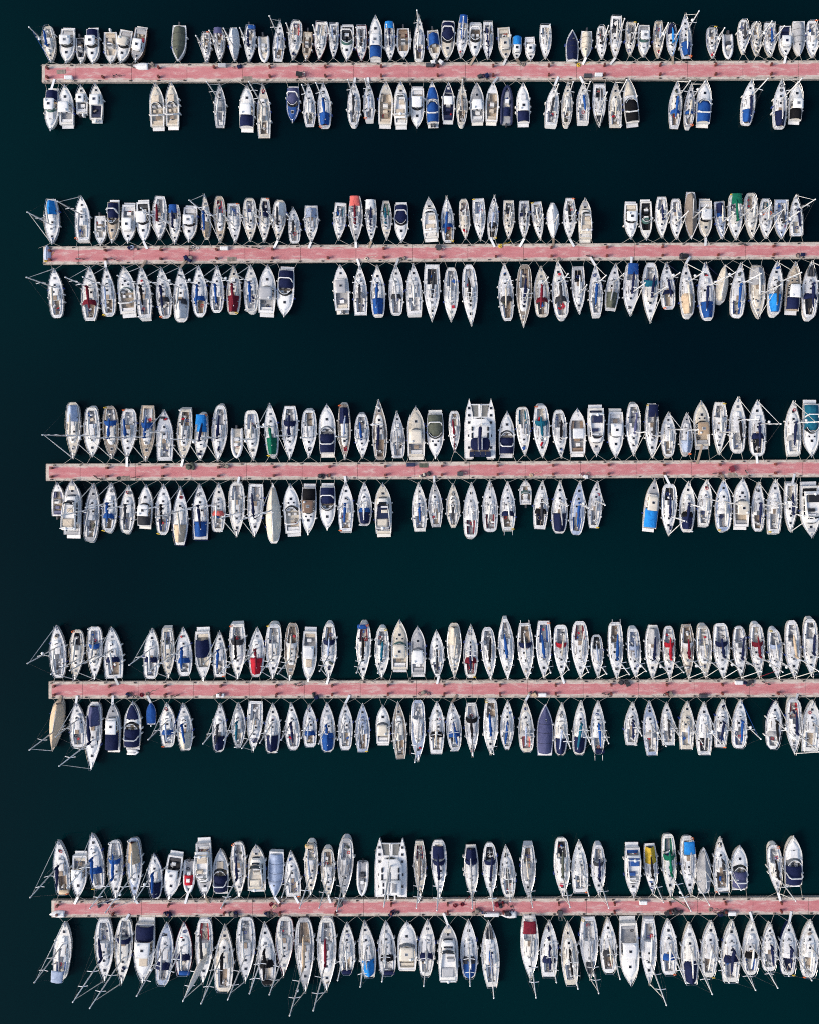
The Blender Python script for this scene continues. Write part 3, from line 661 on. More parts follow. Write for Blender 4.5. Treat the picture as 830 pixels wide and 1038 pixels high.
GL = {'E': 'glass_green', 'T': 'glass_green', 'G': 'glass_grey', 'D': 'glass_grey'}
def motor_boat(root, L, B, F, rnd, pier, side, x, y, rz, near_bow, no):
    s = L / 9.0; st = F.get('style', 'exp'); small = L < 6.2
    hp = L * (.93 if not small else .97)                # hull, then swim platform astern
    H = Hull(hp, B, 1.15 * (.5 + .5 * s), rnd.uniform(.84, .93), rnd.uniform(.38, .48), rnd.uniform(2.2, 2.9), rnd.uniform(.5, .9) * s, rnd.uniform(.2, .35), 0)
    off = L - hp
    _y = H.Y; H.Y = lambda t: _y(t) + off / 2
    dk = F.get('d', 'W'); hc = F.get('h')
    side_m = ('hull_' + hc) if hc else {'C': 'gelcoat_warm', 'G': 'gelcoat_grey'}.get(dk, rnd.choice(['gelcoat', 'gelcoat', 'gelcoat_warm']))
    obj('hull', H.hull_mesh(side_m, rnd.choice(['gelcoat', 'gelcoat_grey', 'hull_G', 'hull_N', 'hull_D']), 'hull_D'), root)
    deckm = rnd.choice(['gelcoat', 'deck_W', 'gelcoat_warm']) if dk == 'W' else 'deck_' + dk
    kc = F.get('k', rnd.choice('GCWA'))
    kmat = 'teak' if kc in 'U' else 'deck_' + (kc if kc not in 'MB' else 'G'); sc = F.get('p') or (kc if kc in 'NKMDB' else rnd.choice('WCWG'))
    c0 = .05; c1 = {'exp': .50, 'open': .74, 'wheel': .42, 'fly': .20}[st]; fw = .80 if st != 'fly' else .78
    zf = H.z(.2) - .6 * min(1, s + .2)
    obj('deck', deck_mesh(H, deckm, 'gelcoat' if dk not in 'AUV' else 'deck_' + dk, c0, c1, fw, zf), root)
    floor_part(H, root, kmat, c0, c1, fw, zf + .02)
    gm = GL.get(F.get('g', ''), 'glass')
    zd = H.z(.5)
    # swim platform
    if not small:
        b = MB(); b.box(-B * .40, B * .40, -L / 2, H.Y(0) + .02, .28, .40, 0, inset=.02); part('swim_platform', b, rnd.choice(['gelcoat', 'gelcoat_grey', 'gelcoat_grey', 'gelcoat_warm']), root)
    if st == 'exp':
        hw, rzf, tb = cabin_mesh(root, H, c1 + .004, .88, .74, .26 * s + .1, .12, 'gelcoat' if dk == 'W' else ('deck_' + dk), None, name='foredeck_cabin', nose=.45, tumble=.72)
        side_windows(root, H, hw, rzf, tb, [(.56, .70)], g='glass')
        hatch(root, 0, H.Y(.70), rzf(.70) + .03, .52, .52)
        if rnd.random() < .5 and L > 8:
            for q in (-1, 1): hatch(root, q * B * .16, H.Y(.62), rzf(.62) + .0, .34, .34)
        if 'p' in F or rnd.random() < .15: obj('sunpad', unit('cushion', 'vinyl_' + F.get('p', 'W')), root, (0, H.Y(.64), rzf(.64) + .04), None, (B * .42, hp * .16, .1))
        zt, cur = windscreen(root, H, c1, .80, gm, h=.62 * (.6 + .4 * s), depth=.09)
        rc = F.get('r')
        if rc:
            y0, y1 = H.Y(c1 - .24), H.Y(c1 + .03); zr = zt + .42
            canopy('hardtop', root, ('hull_' + rc) if rc != 'W' else 'gelcoat', lambda v: B * .5 * (.74 - .10 * v ** 3), y0, y1, zr, .12, th=.09, power=3, nv=5)
            for q in (-1, 1):
                for yy, z0 in ((y0 + .2, H.z(.3)), (y1 - .35, zt - .2)):
                    b = MB(); b.tube([(q * B * .42, yy - .05, z0), (q * B * .36, yy, zr)], .05, 4); part('roof_post', b, 'gelcoat', root)
            if rnd.random() < .6: hatch(root, 0, (y0 + y1) / 2, zr + .11, .55, .5, rnd.choice(['glass', 'glass_grey']))
            obj('antenna_dome', unit('dome', 'paint_white'), root, (rnd.choice([-1, 1]) * B * .2, y0 + .35, zr + .10), None, (.4, .4, .3))
        else:
            b = MB(); yy = H.Y(.22); b.tube([(-B * .40, yy + .4, H.z(.2)), (-B * .36, yy, H.z(.2) + 1.1), (-B * .26, yy - .15, H.z(.2) + 1.3), (B * .26, yy - .15, H.z(.2) + 1.3), (B * .36, yy, H.z(.2) + 1.1), (B * .40, yy + .4, H.z(.2))], .11, 5, flat=1.6); part('radar_arch', b, 'gelcoat', root)
        seats(root, H, rnd, c0, c1, fw, zf, sc)
        if 'c' in F:
            t1 = c1 - (.20 if rc else (.10 if F['c'] in 'NV' and L > 7 else .0))
            canopy('cockpit_canopy', root, 'canvas_' + F['c'], lambda v: (H.b(.03 + (t1 - .03) * v) - .05) * (.97 - .1 * v), H.Y(.03), H.Y(t1), H.z(.2) + .2, (zt - H.z(.2) - .05) * (.95), power=2.6, nv=8, rnd=rnd, sag=.04, droop=.25)
        if 'a' in F:
            canopy('foredeck_cover', root, 'canvas_' + F['a'], lambda v: (H.b(.56 + .28 * v) - .08) * .92, H.Y(.58), H.Y(.86), H.z(.7) + .1, .36, power=2, rnd=rnd, sag=.03)
        if 'f0' in F: canopy('foredeck_cover', root, 'canvas_' + F['f0'], lambda v: (H.b(.62 + .3 * v) - .05) * .80, H.Y(.62), H.Y(.92), H.z(.8) + .06, .34, power=2, rnd=rnd, sag=.02)
    elif st == 'open':
        obj('console', unit('block', 'gelcoat'), root, (0, H.Y(.44), zf), None, (B * .36, .75, 1.0))
        b = MB(); b.slab(lambda u, v: (B * .18 * u, H.Y(.44) + .30 - .25 * v, zf + 1.0 + .42 * v), 2, 2, .03); part('console_screen', b, gm if gm != 'glass' else 'glass_grey', root)
        obj('leaning_seat', unit('cushion', 'vinyl_' + sc), root, (0, H.Y(.44) - 1.0, zf), None, (B * .34, .5, .75))
        seats(root, H, rnd, c0, .3, fw, zf, sc, helm=False)
        for q in (-1, 1):
            b = MB(); b.slab(lambda u, v: (q * ((H.b(.55 + .17 * v) - .045) * fw * (.75 + .23 * u)), H.Y(.55 + .17 * v), zf + .42), 1, 3, .38); part('bow_seat', b, 'vinyl_' + sc, root)
        if 'g' in F: windscreen(root, H, .52, .78, gm, h=.45, depth=.07)
        if 'r' in F:
            canopy('t_top', root, 'gelcoat', lambda v: B * .34, H.Y(.34), H.Y(.56), zf + 2.1, .08, th=.06, power=3)
            for q in (-1, 1):
                b = MB(); b.tube([(q * B * .2, H.Y(.44), zf), (q * B * .25, H.Y(.44), zf + 2.05)], .03, 4); part('roof_post', b, 'steel', root)
        if 'c' in F:
            canopy('cockpit_canopy', root, 'canvas_' + F['c'], lambda v: (H.b(.12 + .4 * v) - .06) * .88, H.Y(.16), H.Y(.52), H.z(.2) + .3, .85, power=1.8, nv=7, rnd=rnd, sag=.10)
        hatch(root, 0, H.Y(.85), H.z(.85), .4, .35, 'gelcoat_warm')
        if small and 'o' not in F: F['o'] = '1'
    elif st == 'wheel':
        hw, rzf, tb = cabin_mesh(root, H, c1 + .005, .70, .72, 1.05 * (.5 + .5 * s), .78 * (.5 + .5 * s), 'gelcoat' if F.get('r', 'W') != 'C' else 'gelcoat_warm', None, name='wheelhouse', nose=.8, tumble=.84)
        side_windows(root, H, hw, rzf, tb, [(.45, .53), (.55, .63)], lo=.55, hi=.93)
        b = MB(); zz = H.z(.7); wv = hw(.69) * .8
        b.slab(lambda u, v: (wv * u, H.Y(.70) + .03 - .30 * v, zz + .30 + .46 * (.5 + .5 * s) * v), 4, 2, .03); part('front_window', b, gm, root)
        canopy('roof', root, 'gelcoat' if F.get('r', 'W') == 'W' else 'hull_' + F['r'], lambda v: hw(.5) * .95, H.Y(c1 - .05), H.Y(.66), rzf(.5) + .03, .09, th=.07, power=3)
        hatch(root, 0, H.Y(.53), rzf(.5) + .12, .5, .5, 'solar' if kc == 'N' else 'glass')
        hatch(root, 0, H.Y(.82), H.z(.82), .45, .45)
        seats(root, H, rnd, c0, c1, fw, zf, sc, helm=False)
        if 'c' in F: canopy('cockpit_canopy', root, 'canvas_' + F['c'], lambda v: (H.b(.2) - .06) * .92, H.Y(.03), H.Y(c1 - .02), H.z(.2) + .5, .5, power=2.4, nv=6, rnd=rnd, sag=.05)
        if 'a' in F: canopy('cockpit_canopy', root, 'canvas_' + F['a'], lambda v: (H.b(.2) - .06) * .92, H.Y(.03), H.Y(c1 - .02), H.z(.2) + .4, .4, power=2.4, nv=6, rnd=rnd, sag=.05)
    elif st == 'fly':
        hw, rzf, tb = cabin_mesh(root, H, c1 + .005, .72, .80, 1.15 * (.5 + .5 * s), .62, 'gelcoat' if dk != 'C' else 'gelcoat_warm', None, name='deckhouse', nose=.75, tumble=.82)
        side_windows(root, H, hw, rzf, tb, [(.24, .36), (.38, .48), (.50, .60)], lo=.5, hi=.9)
        b = MB(); zz = H.z(.72); wv = hw(.70) * .8
        b.slab(lambda u, v: (wv * u * (1 - .1 * v), H.Y(.735) - .12 * u * u - 1.0 * v * s, zz + .22 + .58 * v), 6, 2, .03); part('front_window', b, gm, root)
        zr = H.z(.4) + 1.15 * (.5 + .5 * s) + .06
        y0, y1 = H.Y(.10), H.Y(.60); top = F.get('r', 'W')
        wfb = lambda v: B * .5 * (.82 - .22 * v ** 2.5)
        fb = canopy('flybridge_deck', root, 'gelcoat' if top == 'W' else 'hull_' + top, wfb, y0, y1, zr, .04, th=.10, power=4)
        for q in (-1, 1):
            b = MB(); b.slab(lambda u, v: (q * (wfb(v) - .07 + .05 * u), y0 + .4 + (y1 - y0 - .4) * v, zr + .42 + .14 * v), 1, 5, .40); part('flybridge_coaming', b, 'gelcoat', root)
        b = MB(); b.slab(lambda u, v: (wfb(.97) * u, y1 - .05 + .25 * (1 - u * u) - .3 * v, zr + .35 + .38 * v), 6, 1, .03); part('flybridge_screen', b, gm, root)
        kx = 'vinyl_' + (kc if kc in 'NBKAU' else rnd.choice('WCGA'))
        obj('helm_seat', unit('cushion', kx), root, (B * .12, y1 - 1.2 * s, zr + .04), None, (B * .38, .55, .5))
        obj('sunpad', unit('cushion', kx), root, (-B * .02, y0 + 1.1 * s, zr + .04), None, (B * .6, 1.3 * s, .28))
        obj('helm_console', unit('block', 'gelcoat_grey'), root, (B * .1, y1 - .45 * s, zr + .04), None, (B * .4, .3, .5))
        b = MB(); yy = y0 + .35; b.tube([(-B * .38, yy + .3, zr), (-B * .34, yy, zr + 1.0), (B * .34, yy, zr + 1.0), (B * .38, yy + .3, zr)], .10, 5, flat=1.5); part('radar_arch', b, 'gelcoat', root)
        obj('radar_dome', unit('dome', 'paint_white'), root, (0, yy, zr + 1.05), None, (.55, .55, .28))
        for q in (-1, 1):
            b = MB(); b.tube([(q * B * .36, y0 + .2, H.z(.1)), (q * B * .36, y0 + .2, zr)], .05, 4); part('roof_post', b, 'gelcoat', root)
        hatch(root, 0, H.Y(.80), H.z(.8), .55, .55)
        obj('sunpad', unit('cushion', 'vinyl_' + rnd.choice('WCG')), root, (0, H.Y(.86), H.z(.86)), None, (B * .35, .7, .08))
        seats(root, H, rnd, c0, c1, fw, zf, sc, helm=False)
    for k in range(int(F.get('o', 0)) if F.get('o', '0') in '12' else 0):
        n = int(F['o']); outboard(root, (k - (n - 1) / 2) * .55, H.Y(0) - .02, H.z(0) * .7, 1.0, rnd.choice(['engine', 'engine', 'gelcoat']))
    if F.get('o') == '3':
        b = MB(); yt = -L / 2 - .35; b.tube([(-.9, yt - .3, .5), (.5, yt - .3, .5), (.95, yt, .5), (.5, yt + .3, .5), (-.9, yt + .3, .5)], .2, 7); b.box(-.85, .6, yt - .25, yt + .25, .42, .5); part('stowed_tender', b, 'gelcoat_grey', root, smooth=True)
    # bow rail
    b = MB(); ins = .10
    def P(t, q, h): return (q * max(H.b(t) - ins, .06), H.Y(t), H.z(t) + h)
    tp = [P(.55, -1, .45), P(.72, -1, .55), P(.86, -1, .6), P(.95, -1, .6), (0, H.Y(1) - .02, H.z(1) + .6), P(.95, 1, .6), P(.86, 1, .6), P(.72, 1, .55), P(.55, 1, .45)]
    b.tube(tp, .024, 4)
    for k in (0, 1, 2, 3, 5, 6, 7, 8): q = tp[k]; b.tube([(q[0], q[1], q[2] - .6), q], .018, 4)
    part('bow_rail', b, 'steel', root)
    b = MB(); b.tube([(0, H.Y(1) + .12, H.z(1) + .02), (0, H.Y(.94), H.z(.94) + .08), (0, H.Y(.92), H.z(.92) + .09)], [.10, .06, .13], 5); part('anchor', b, 'steel', root)
    if 'c' not in F: clutter(root, H, rnd, c0 + .06, min(c1, .5) - .02, zf + .1, .6, rnd.randint(1, 3))
    fenders(root, H, rnd, 3 if L > 7 else 2)
    moor(root, H, pier, side, x, y, rz, rnd, near_bow)

def covered_boat(root, L, B, F, rnd, pier, side, x, y, rz, near_bow, no, dinghy=False):
    H = Hull(L, B, .95 if not dinghy else .55, .88, .42, 2.4, .4, .25)
    c = F.get('f') or F.get('colour', 'B')
    obj('hull', H.hull_mesh('gelcoat' if c not in 'VB' else 'hull_' + c, 'gelcoat_grey', 'hull_D'), root)
    obj('deck', deck_mesh(H, 'gelcoat', 'gelcoat', 0, 0, .6, 0), root)
    canopy('full_cover', root, 'canvas_' + c, lambda v: (H.b(.03 + .93 * v) - (.17 if not dinghy else .05)), H.Y(.05), H.Y(.95), H.z(.5) + .06, .62 if not dinghy else .3, power=1.9, nu=10, nv=12, rnd=rnd, sag=.06, droop=.15)
    if not dinghy:
        for t in (.25, .45, .62):                       # straps across the cover
            b = MB(); w = H.b(t); b.tube([(-w * .95, H.Y(t), H.z(t) + .06), (-w * .5, H.Y(t), H.z(t) + .56), (0, H.Y(t), H.z(t) + .76), (w * .5, H.Y(t), H.z(t) + .56), (w * .95, H.Y(t), H.z(t) + .06)], .02, 4); part('strap', b, 'canvas_D', root)
        hatch(root, .1, H.Y(.70), H.z(.7) + .55, .3, .3)
        fenders(root, H, rnd, 2)
    if F.get('o') == '1' or dinghy: outboard(root, 0, H.Y(0) - .02, H.z(0) * .7, .9 if not dinghy else .6, 'engine' if not dinghy else 'gelcoat')
    moor(root, H, pier, side, x, y, rz, rnd, near_bow)

def rib_boat(root, L, B, F, rnd, pier, side, x, y, rz, near_bow, no):
    c = F.get('colour', 'W'); tm = {'W': 'vinyl_W', 'G': 'gelcoat_grey', 'V': 'vinyl_N', 'P': 'vinyl_W'}[c]
    H = Hull(L * .97, B * .8, .55, .9, .45, 2.6, .3, .2); r = B * .125
    obj('hull', H.hull_mesh('gelcoat_grey', 'gelcoat_grey', 'hull_D'), root)
    b = MB(); w = B / 2 - r; P = []
    for q, T in ((-1, [0, .1, .3, .5, .68, .82, .92]), (1, [.92, .82, .68, .5, .3, .1, 0])):
        for t in T: P.append((q * w * (1 if t < .5 else max(.28, 1 - ((t - .5) / .52) ** 2.3)), (t - .5) * L * .98, .5 + .14 * t * t))
        if q < 0: P.append((0, L * .47, .65))
    b.tube(P, [r * .5] + [r] * (len(P) - 2) + [r * .5], 9); part('inflatable_tube', b, tm, root, smooth=True)
    b = MB(); b.slab(lambda u, v: (w * .95 * u * (1 if v < .6 else 1 - (v - .6) ** 2 * 3.2), (-.47 + .86 * v) * L, .48), 4, 8, .06); part('floor', b, 'deck_G' if c != 'W' else 'deck_C', root)
    obj('console', unit('block', 'gelcoat'), root, (0, L * .06, .46), None, (B * .30, L * .11, .85))
    obj('seat', unit('cushion', 'vinyl_' + {'W': 'W', 'G': 'D', 'V': 'N', 'P': 'W'}[c]), root, (0, -L * .12, .46), None, (B * .34, L * .13, .55))
    obj('bow_cushion', unit('cushion', 'vinyl_' + {'W': 'C', 'G': 'G', 'V': 'G', 'P': 'W'}[c]), root, (0, L * .26, .46), None, (B * .38, L * .16, .2))
    if c == 'P': canopy('cockpit_canopy', root, 'canvas_R', lambda v: B * .36, -L * .08, L * .22, .75, .35, power=2.2, rnd=rnd, sag=.04)
    if c == 'V': canopy('cockpit_canopy', root, 'canvas_N', lambda v: B * .24, -L * .30, -L * .10, .75, .35, power=2.2, rnd=rnd, sag=.04)
    outboard(root, 0, -L * .47, .35, 1.1, 'engine')
    clutter(root, H, rnd, .2, .7, .48, .5, 2)
    moor(root, H, pier, side, x, y, rz, rnd, near_bow)

def catamaran(root, L, B, F, rnd, pier, side, x, y, rz, near_bow, no):
    c = F.get('colour', 'N'); hb = B * .155; z1 = 1.55
    H = Hull(L, B * .9, z1, .95, .3, 6, .2)
    for q in (-1, 1):
        Hh = Hull(L, hb * 2, z1, .9, .40, 2.3, .5, .1); b = MB()
        o = obj('hull', Hh.hull_mesh('gelcoat', 'gelcoat_grey', 'hull_N'), root, (q * (B / 2 - hb), 0, 0))
        obj('deck', deck_mesh(Hh, 'gelcoat', 'gelcoat_grey', 0, 0, .6, 0), o)
        for t in (.18, .38, .60, .72, .84): hatch(root, q * (B / 2 - hb) , Hh.Y(t), Hh.z(t) + .01, .5, .5)
        for k in range(3):                                # steps at the stern
            b = MB(); b.box(-hb * .7, hb * .7, -L / 2 - .1 + k * .4, -L / 2 + .35 + k * .4, .35 + .38 * k, .5 + .38 * k); p = part('step', b, 'gelcoat_grey', root); p.location = (q * (B / 2 - hb), -.1, 0)
    wi = B / 2 - hb
    b = MB(); b.slab(lambda u, v: (wi * u, L * (-.42 + .62 * v), z1 - .02), 2, 4, .5); part('bridge_deck', b, 'gelcoat', root)
    b = MB(); b.tube([(-wi, L * .40, z1 - .1), (0, L * .40, z1 - .02), (wi, L * .40, z1 - .1)], .13, 7); part('crossbeam', b, 'aluminium', root)
    b = MB(); b.slab(lambda u, v: (.28 * u, L * (.20 + .20 * v), z1 - .04), 2, 2, .12); part('walkway', b, 'gelcoat', root)
    for q in (-1, 1):
        b = MB(); x0, x1 = .3, wi - hb * .75
        b.slab(lambda u, v: (q * (x0 + (x1 - x0) * (u + 1) / 2 * (1 + .12 * v)), L * (.205 + .185 * v), z1 - .10 - .06 * (1 - u * u)), 4, 4, .02); part('trampoline', b, 'net', root)
    # saloon
    def hw(v): return wi * .98 * (1 if v < .6 else 1 - .42 * ((v - .6) / .4) ** 2)
    b = MB(); b.slab(lambda u, v: (hw(v) * u, L * (-.20 + .36 * v) + 0, z1 + (.95 - .35 * v ** 2) * (1 - .15 * abs(u) ** 4)), 8, 6, .9); part('saloon', b, 'gelcoat', root)
    b = MB(); b.slab(lambda u, v: (wi * .72 * u, L * .165 + .16 - .55 * u * u - .3 * v, z1 + .20 + .42 * v), 8, 1, .03); part('front_window', b, 'glass', root)
    for q in (-1, 1):
        for (v0, v1) in ((.1, .35), (.45, .65)):
            b = MB(); b.box(q * wi * .72 - .14, q * wi * .72 + .14, L * (-.20 + .36 * v0), L * (-.20 + .36 * v1), z1 + .82, z1 + 1.0); part('roof_window', b, 'glass', root)
    z2 = z1 + 1.0
    if c == 'N':
        o = canopy('bimini', root, 'canvas_N', lambda v: wi * .88 * (1 - .25 * (2 * v - 1) ** 4), -L * .36, -L * .155, z2 + .5, .2, rnd=rnd, sag=.04)
        for q in (-.3, .3):
            b = MB(); b.box(q - .09, q + .09, -L * .35, -L * .16, z2 + .70, z2 + .78); part('batten', b, 'gelcoat', o)
        for k in range(4):
            xx = (-.75 + .5 * k) * wi; b = MB(); b.box(xx - wi * .22, xx + wi * .22, -L * .475, -L * .385, z1 + .9, z1 + .95); part('solar_panel', b, 'solar', root)
        b = MB(); b.tube([(-wi, -L * .43, z1), (-wi, -L * .43, z1 + .88), (wi, -L * .43, z1 + .88), (wi, -L * .43, z1)], .05, 5); part('davit_arch', b, 'steel', root)
    else:
        canopy('hardtop', root, 'gelcoat', lambda v: wi * .96, -L * .40, -L * .16, z2 + .15, .1, th=.1, power=4)
        b = MB(); b.box(.25, wi * .55, -L * .36, -L * .20, z2 + .25, z2 + .34, 0, inset=.1); part('sunroof', b, 'deck_G', root)
        for q in (-1, 1): hatch(root, -wi * .6, -L * .28 + q * .6, z2 + .22, .35, 1.0)
        for q in (-.25, .35):
            b = MB(); b.box(q * wi - .12, q * wi + .12, -L * .53, -L * .42, z1 + .2, z1 + .3); part('davit', b, 'gelcoat', root)
    floor = MB(); floor.slab(lambda u, v: (wi * .8 * u, L * (-.44 + .2 * v), z1 + .02), 2, 2, .03); part('cockpit_floor', floor, 'teak', root)
    for q in (-1, 1):
        obj('bench', unit('cushion', 'vinyl_' + ('U' if c == 'N' else 'W')), root, (q * wi * .75, -L * .42, z1), None, (wi * .4, 1.0, .45))
        b = MB(); b.tube([(q * (B / 2 - .1), -L * .4, z1 + .6), (q * (B / 2 - .1), 0, z1 + .6), (q * (B / 2 - .25), L * .3, z1 + .6), (q * (B / 2 - hb), L * .49, z1 + .6)], .02, 4)
        for yy in (-.4, -.2, 0, .15, .3): b.tube([(q * (B / 2 - .13), L * yy, z1 - .03), (q * (B / 2 - .13), L * yy, z1 + .62)], .02, 4)
        part('guardrail', b, 'steel', root)
    hm = L * 1.25; base = Vector((0, L * .06, z1 + .85)); top = base + Vector((0, -.2, hm))
    b = MB(); b.tube([tuple(base), tuple(top)], [.15, .10], 8); mast = part('mast', b, 'aluminium', root, smooth=True)
    for f in (.4, .7):
        for q in (-1, 1): obj('spreader', unit('spreader', 'aluminium'), mast, tuple(base.lerp(top, f)), (0, 0, -q * .2 + (0 if q > 0 else math.pi)), (1.4, .12, .06))
    b = MB(); g = base + Vector((0, -.2, 1.3)); e = Vector((-.2, -L * .38, z1 + 2.2)); b.tube([tuple(g), tuple(e)], .1, 6); boom = part('boom', b, 'aluminium', root)
    b = MB(); b.tube([tuple(g.lerp(e, u) + Vector((0, 0, .2))) for u in (0.02, .1, .4, .7, .97)], [.2, .3, .28, .22, .12], 8); part('sail_cover', b, 'canvas_N' if c == 'N' else 'canvas_G', boom, smooth=True)
    b = MB(); b.tube([(0, L * .40, z1 + .1), tuple(base.lerp(top, .9))], [.08, .04], 5); part('furled_genoa', b, 'sailcloth', root)
    for q in (-1, 1):
        b = MB(); b.tube([tuple(base.lerp(top, .92)), (q * (B / 2 - .1), -.5, z1)], .016, 3); part('shroud', b, 'wire', root)
    moor(root, H, pier, side, x, y, rz, rnd, near_bow)

def describe(kind, F):
    w = lambda k: WORD[F[k]]
    if kind == 'S':
        d = {'U': 'teak-decked', 'A': 'tan-decked', 'L': 'blue-grey', 'G': 'grey', 'C': 'cream'}.get(F.get('d', 'W'), 'white')
        n = d + ' sailing yacht'
        fs = []
        if 'f' in F: fs.append('under full %s cover' % w('f'))
        else:
            if 'm' in F: fs.append('%s bimini' % w('m'))
            if 'a' in F: fs.append('%s cockpit cover' % w('a'))
            if 'h' in F: fs.append('%s sprayhood' % w('h'))
            if 'b' in F and len(fs) < 2: fs.append('%s sail cover' % w('b') if F['b'] != 'W' else 'white furled mainsail')
            if not fs and 'k' in F: fs.append({'U': 'teak cockpit', 'A': 'teak cockpit'}.get(F['k'], '%s cockpit' % w('k')))
            if not fs: fs.append('plain open deck')
        fs = fs[:2]
        return n + ' ' + (fs[0] if fs[0].startswith('under') else 'with ' + ' and '.join(fs)), 'sailing yacht'
    if kind == 'M':
        n = {'exp': 'motor cruiser', 'open': 'open motorboat', 'wheel': 'wheelhouse motorboat', 'fly': 'flybridge motor yacht'}[F.get('style', 'exp')]
        c = {'U': 'wooden', 'A': 'tan', 'V': 'violet blue', 'C': 'cream'}.get(F.get('h') or '', {'C': 'cream', 'G': 'grey', 'A': 'tan-decked', 'V': 'blue'}.get(F.get('d', 'W'), 'white'))
        fs = []
        if 'c' in F: fs.append('%s canopy' % w('c'))
        if 'a' in F: fs.append('%s cover' % w('a'))
        if 'r' in F: fs.append('%s roof' % w('r'))
        if 'p' in F: fs.append('%s cushions' % w('p'))
        if len(fs) < 2 and 'k' in F: fs.append({'U': 'teak cockpit', 'A': 'teak cockpit'}.get(F['k'], '%s cockpit' % w('k')))
        if not fs and 'g' in F: fs.append('tinted windscreen')
        if not fs: fs.append('open cockpit')
        return '%s %s with %s' % (c, n, ' and '.join(fs[:2])), 'motorboat'
    if kind == 'K': return '%s boat under a full canvas cover' % WORD[F['f']], 'covered boat'
    if kind == 'R': return {'W': 'white inflatable boat with console', 'G': 'grey inflatable boat with console', 'V': 'navy inflatable boat with outboard engine', 'P': 'white inflatable boat with red cover'}[F.get('colour', 'W')], 'inflatable boat'
    if kind == 'C': return ('wide white catamaran with navy bimini and net trampolines' if F.get('colour') == 'N' else 'wide white catamaran with hardtop and net trampolines'), 'catamaran'
    return 'small blue dinghy under blue cover', 'dinghy'

KIND = {'S': ('sailing_yacht', sail_boat), 'M': ('motorboat', motor_boat), 'K': ('covered_boat', covered_boat), 'R': ('inflatable_boat', rib_boat), 'C': ('catamaran', catamaran), 'D': ('dinghy', covered_boat)}
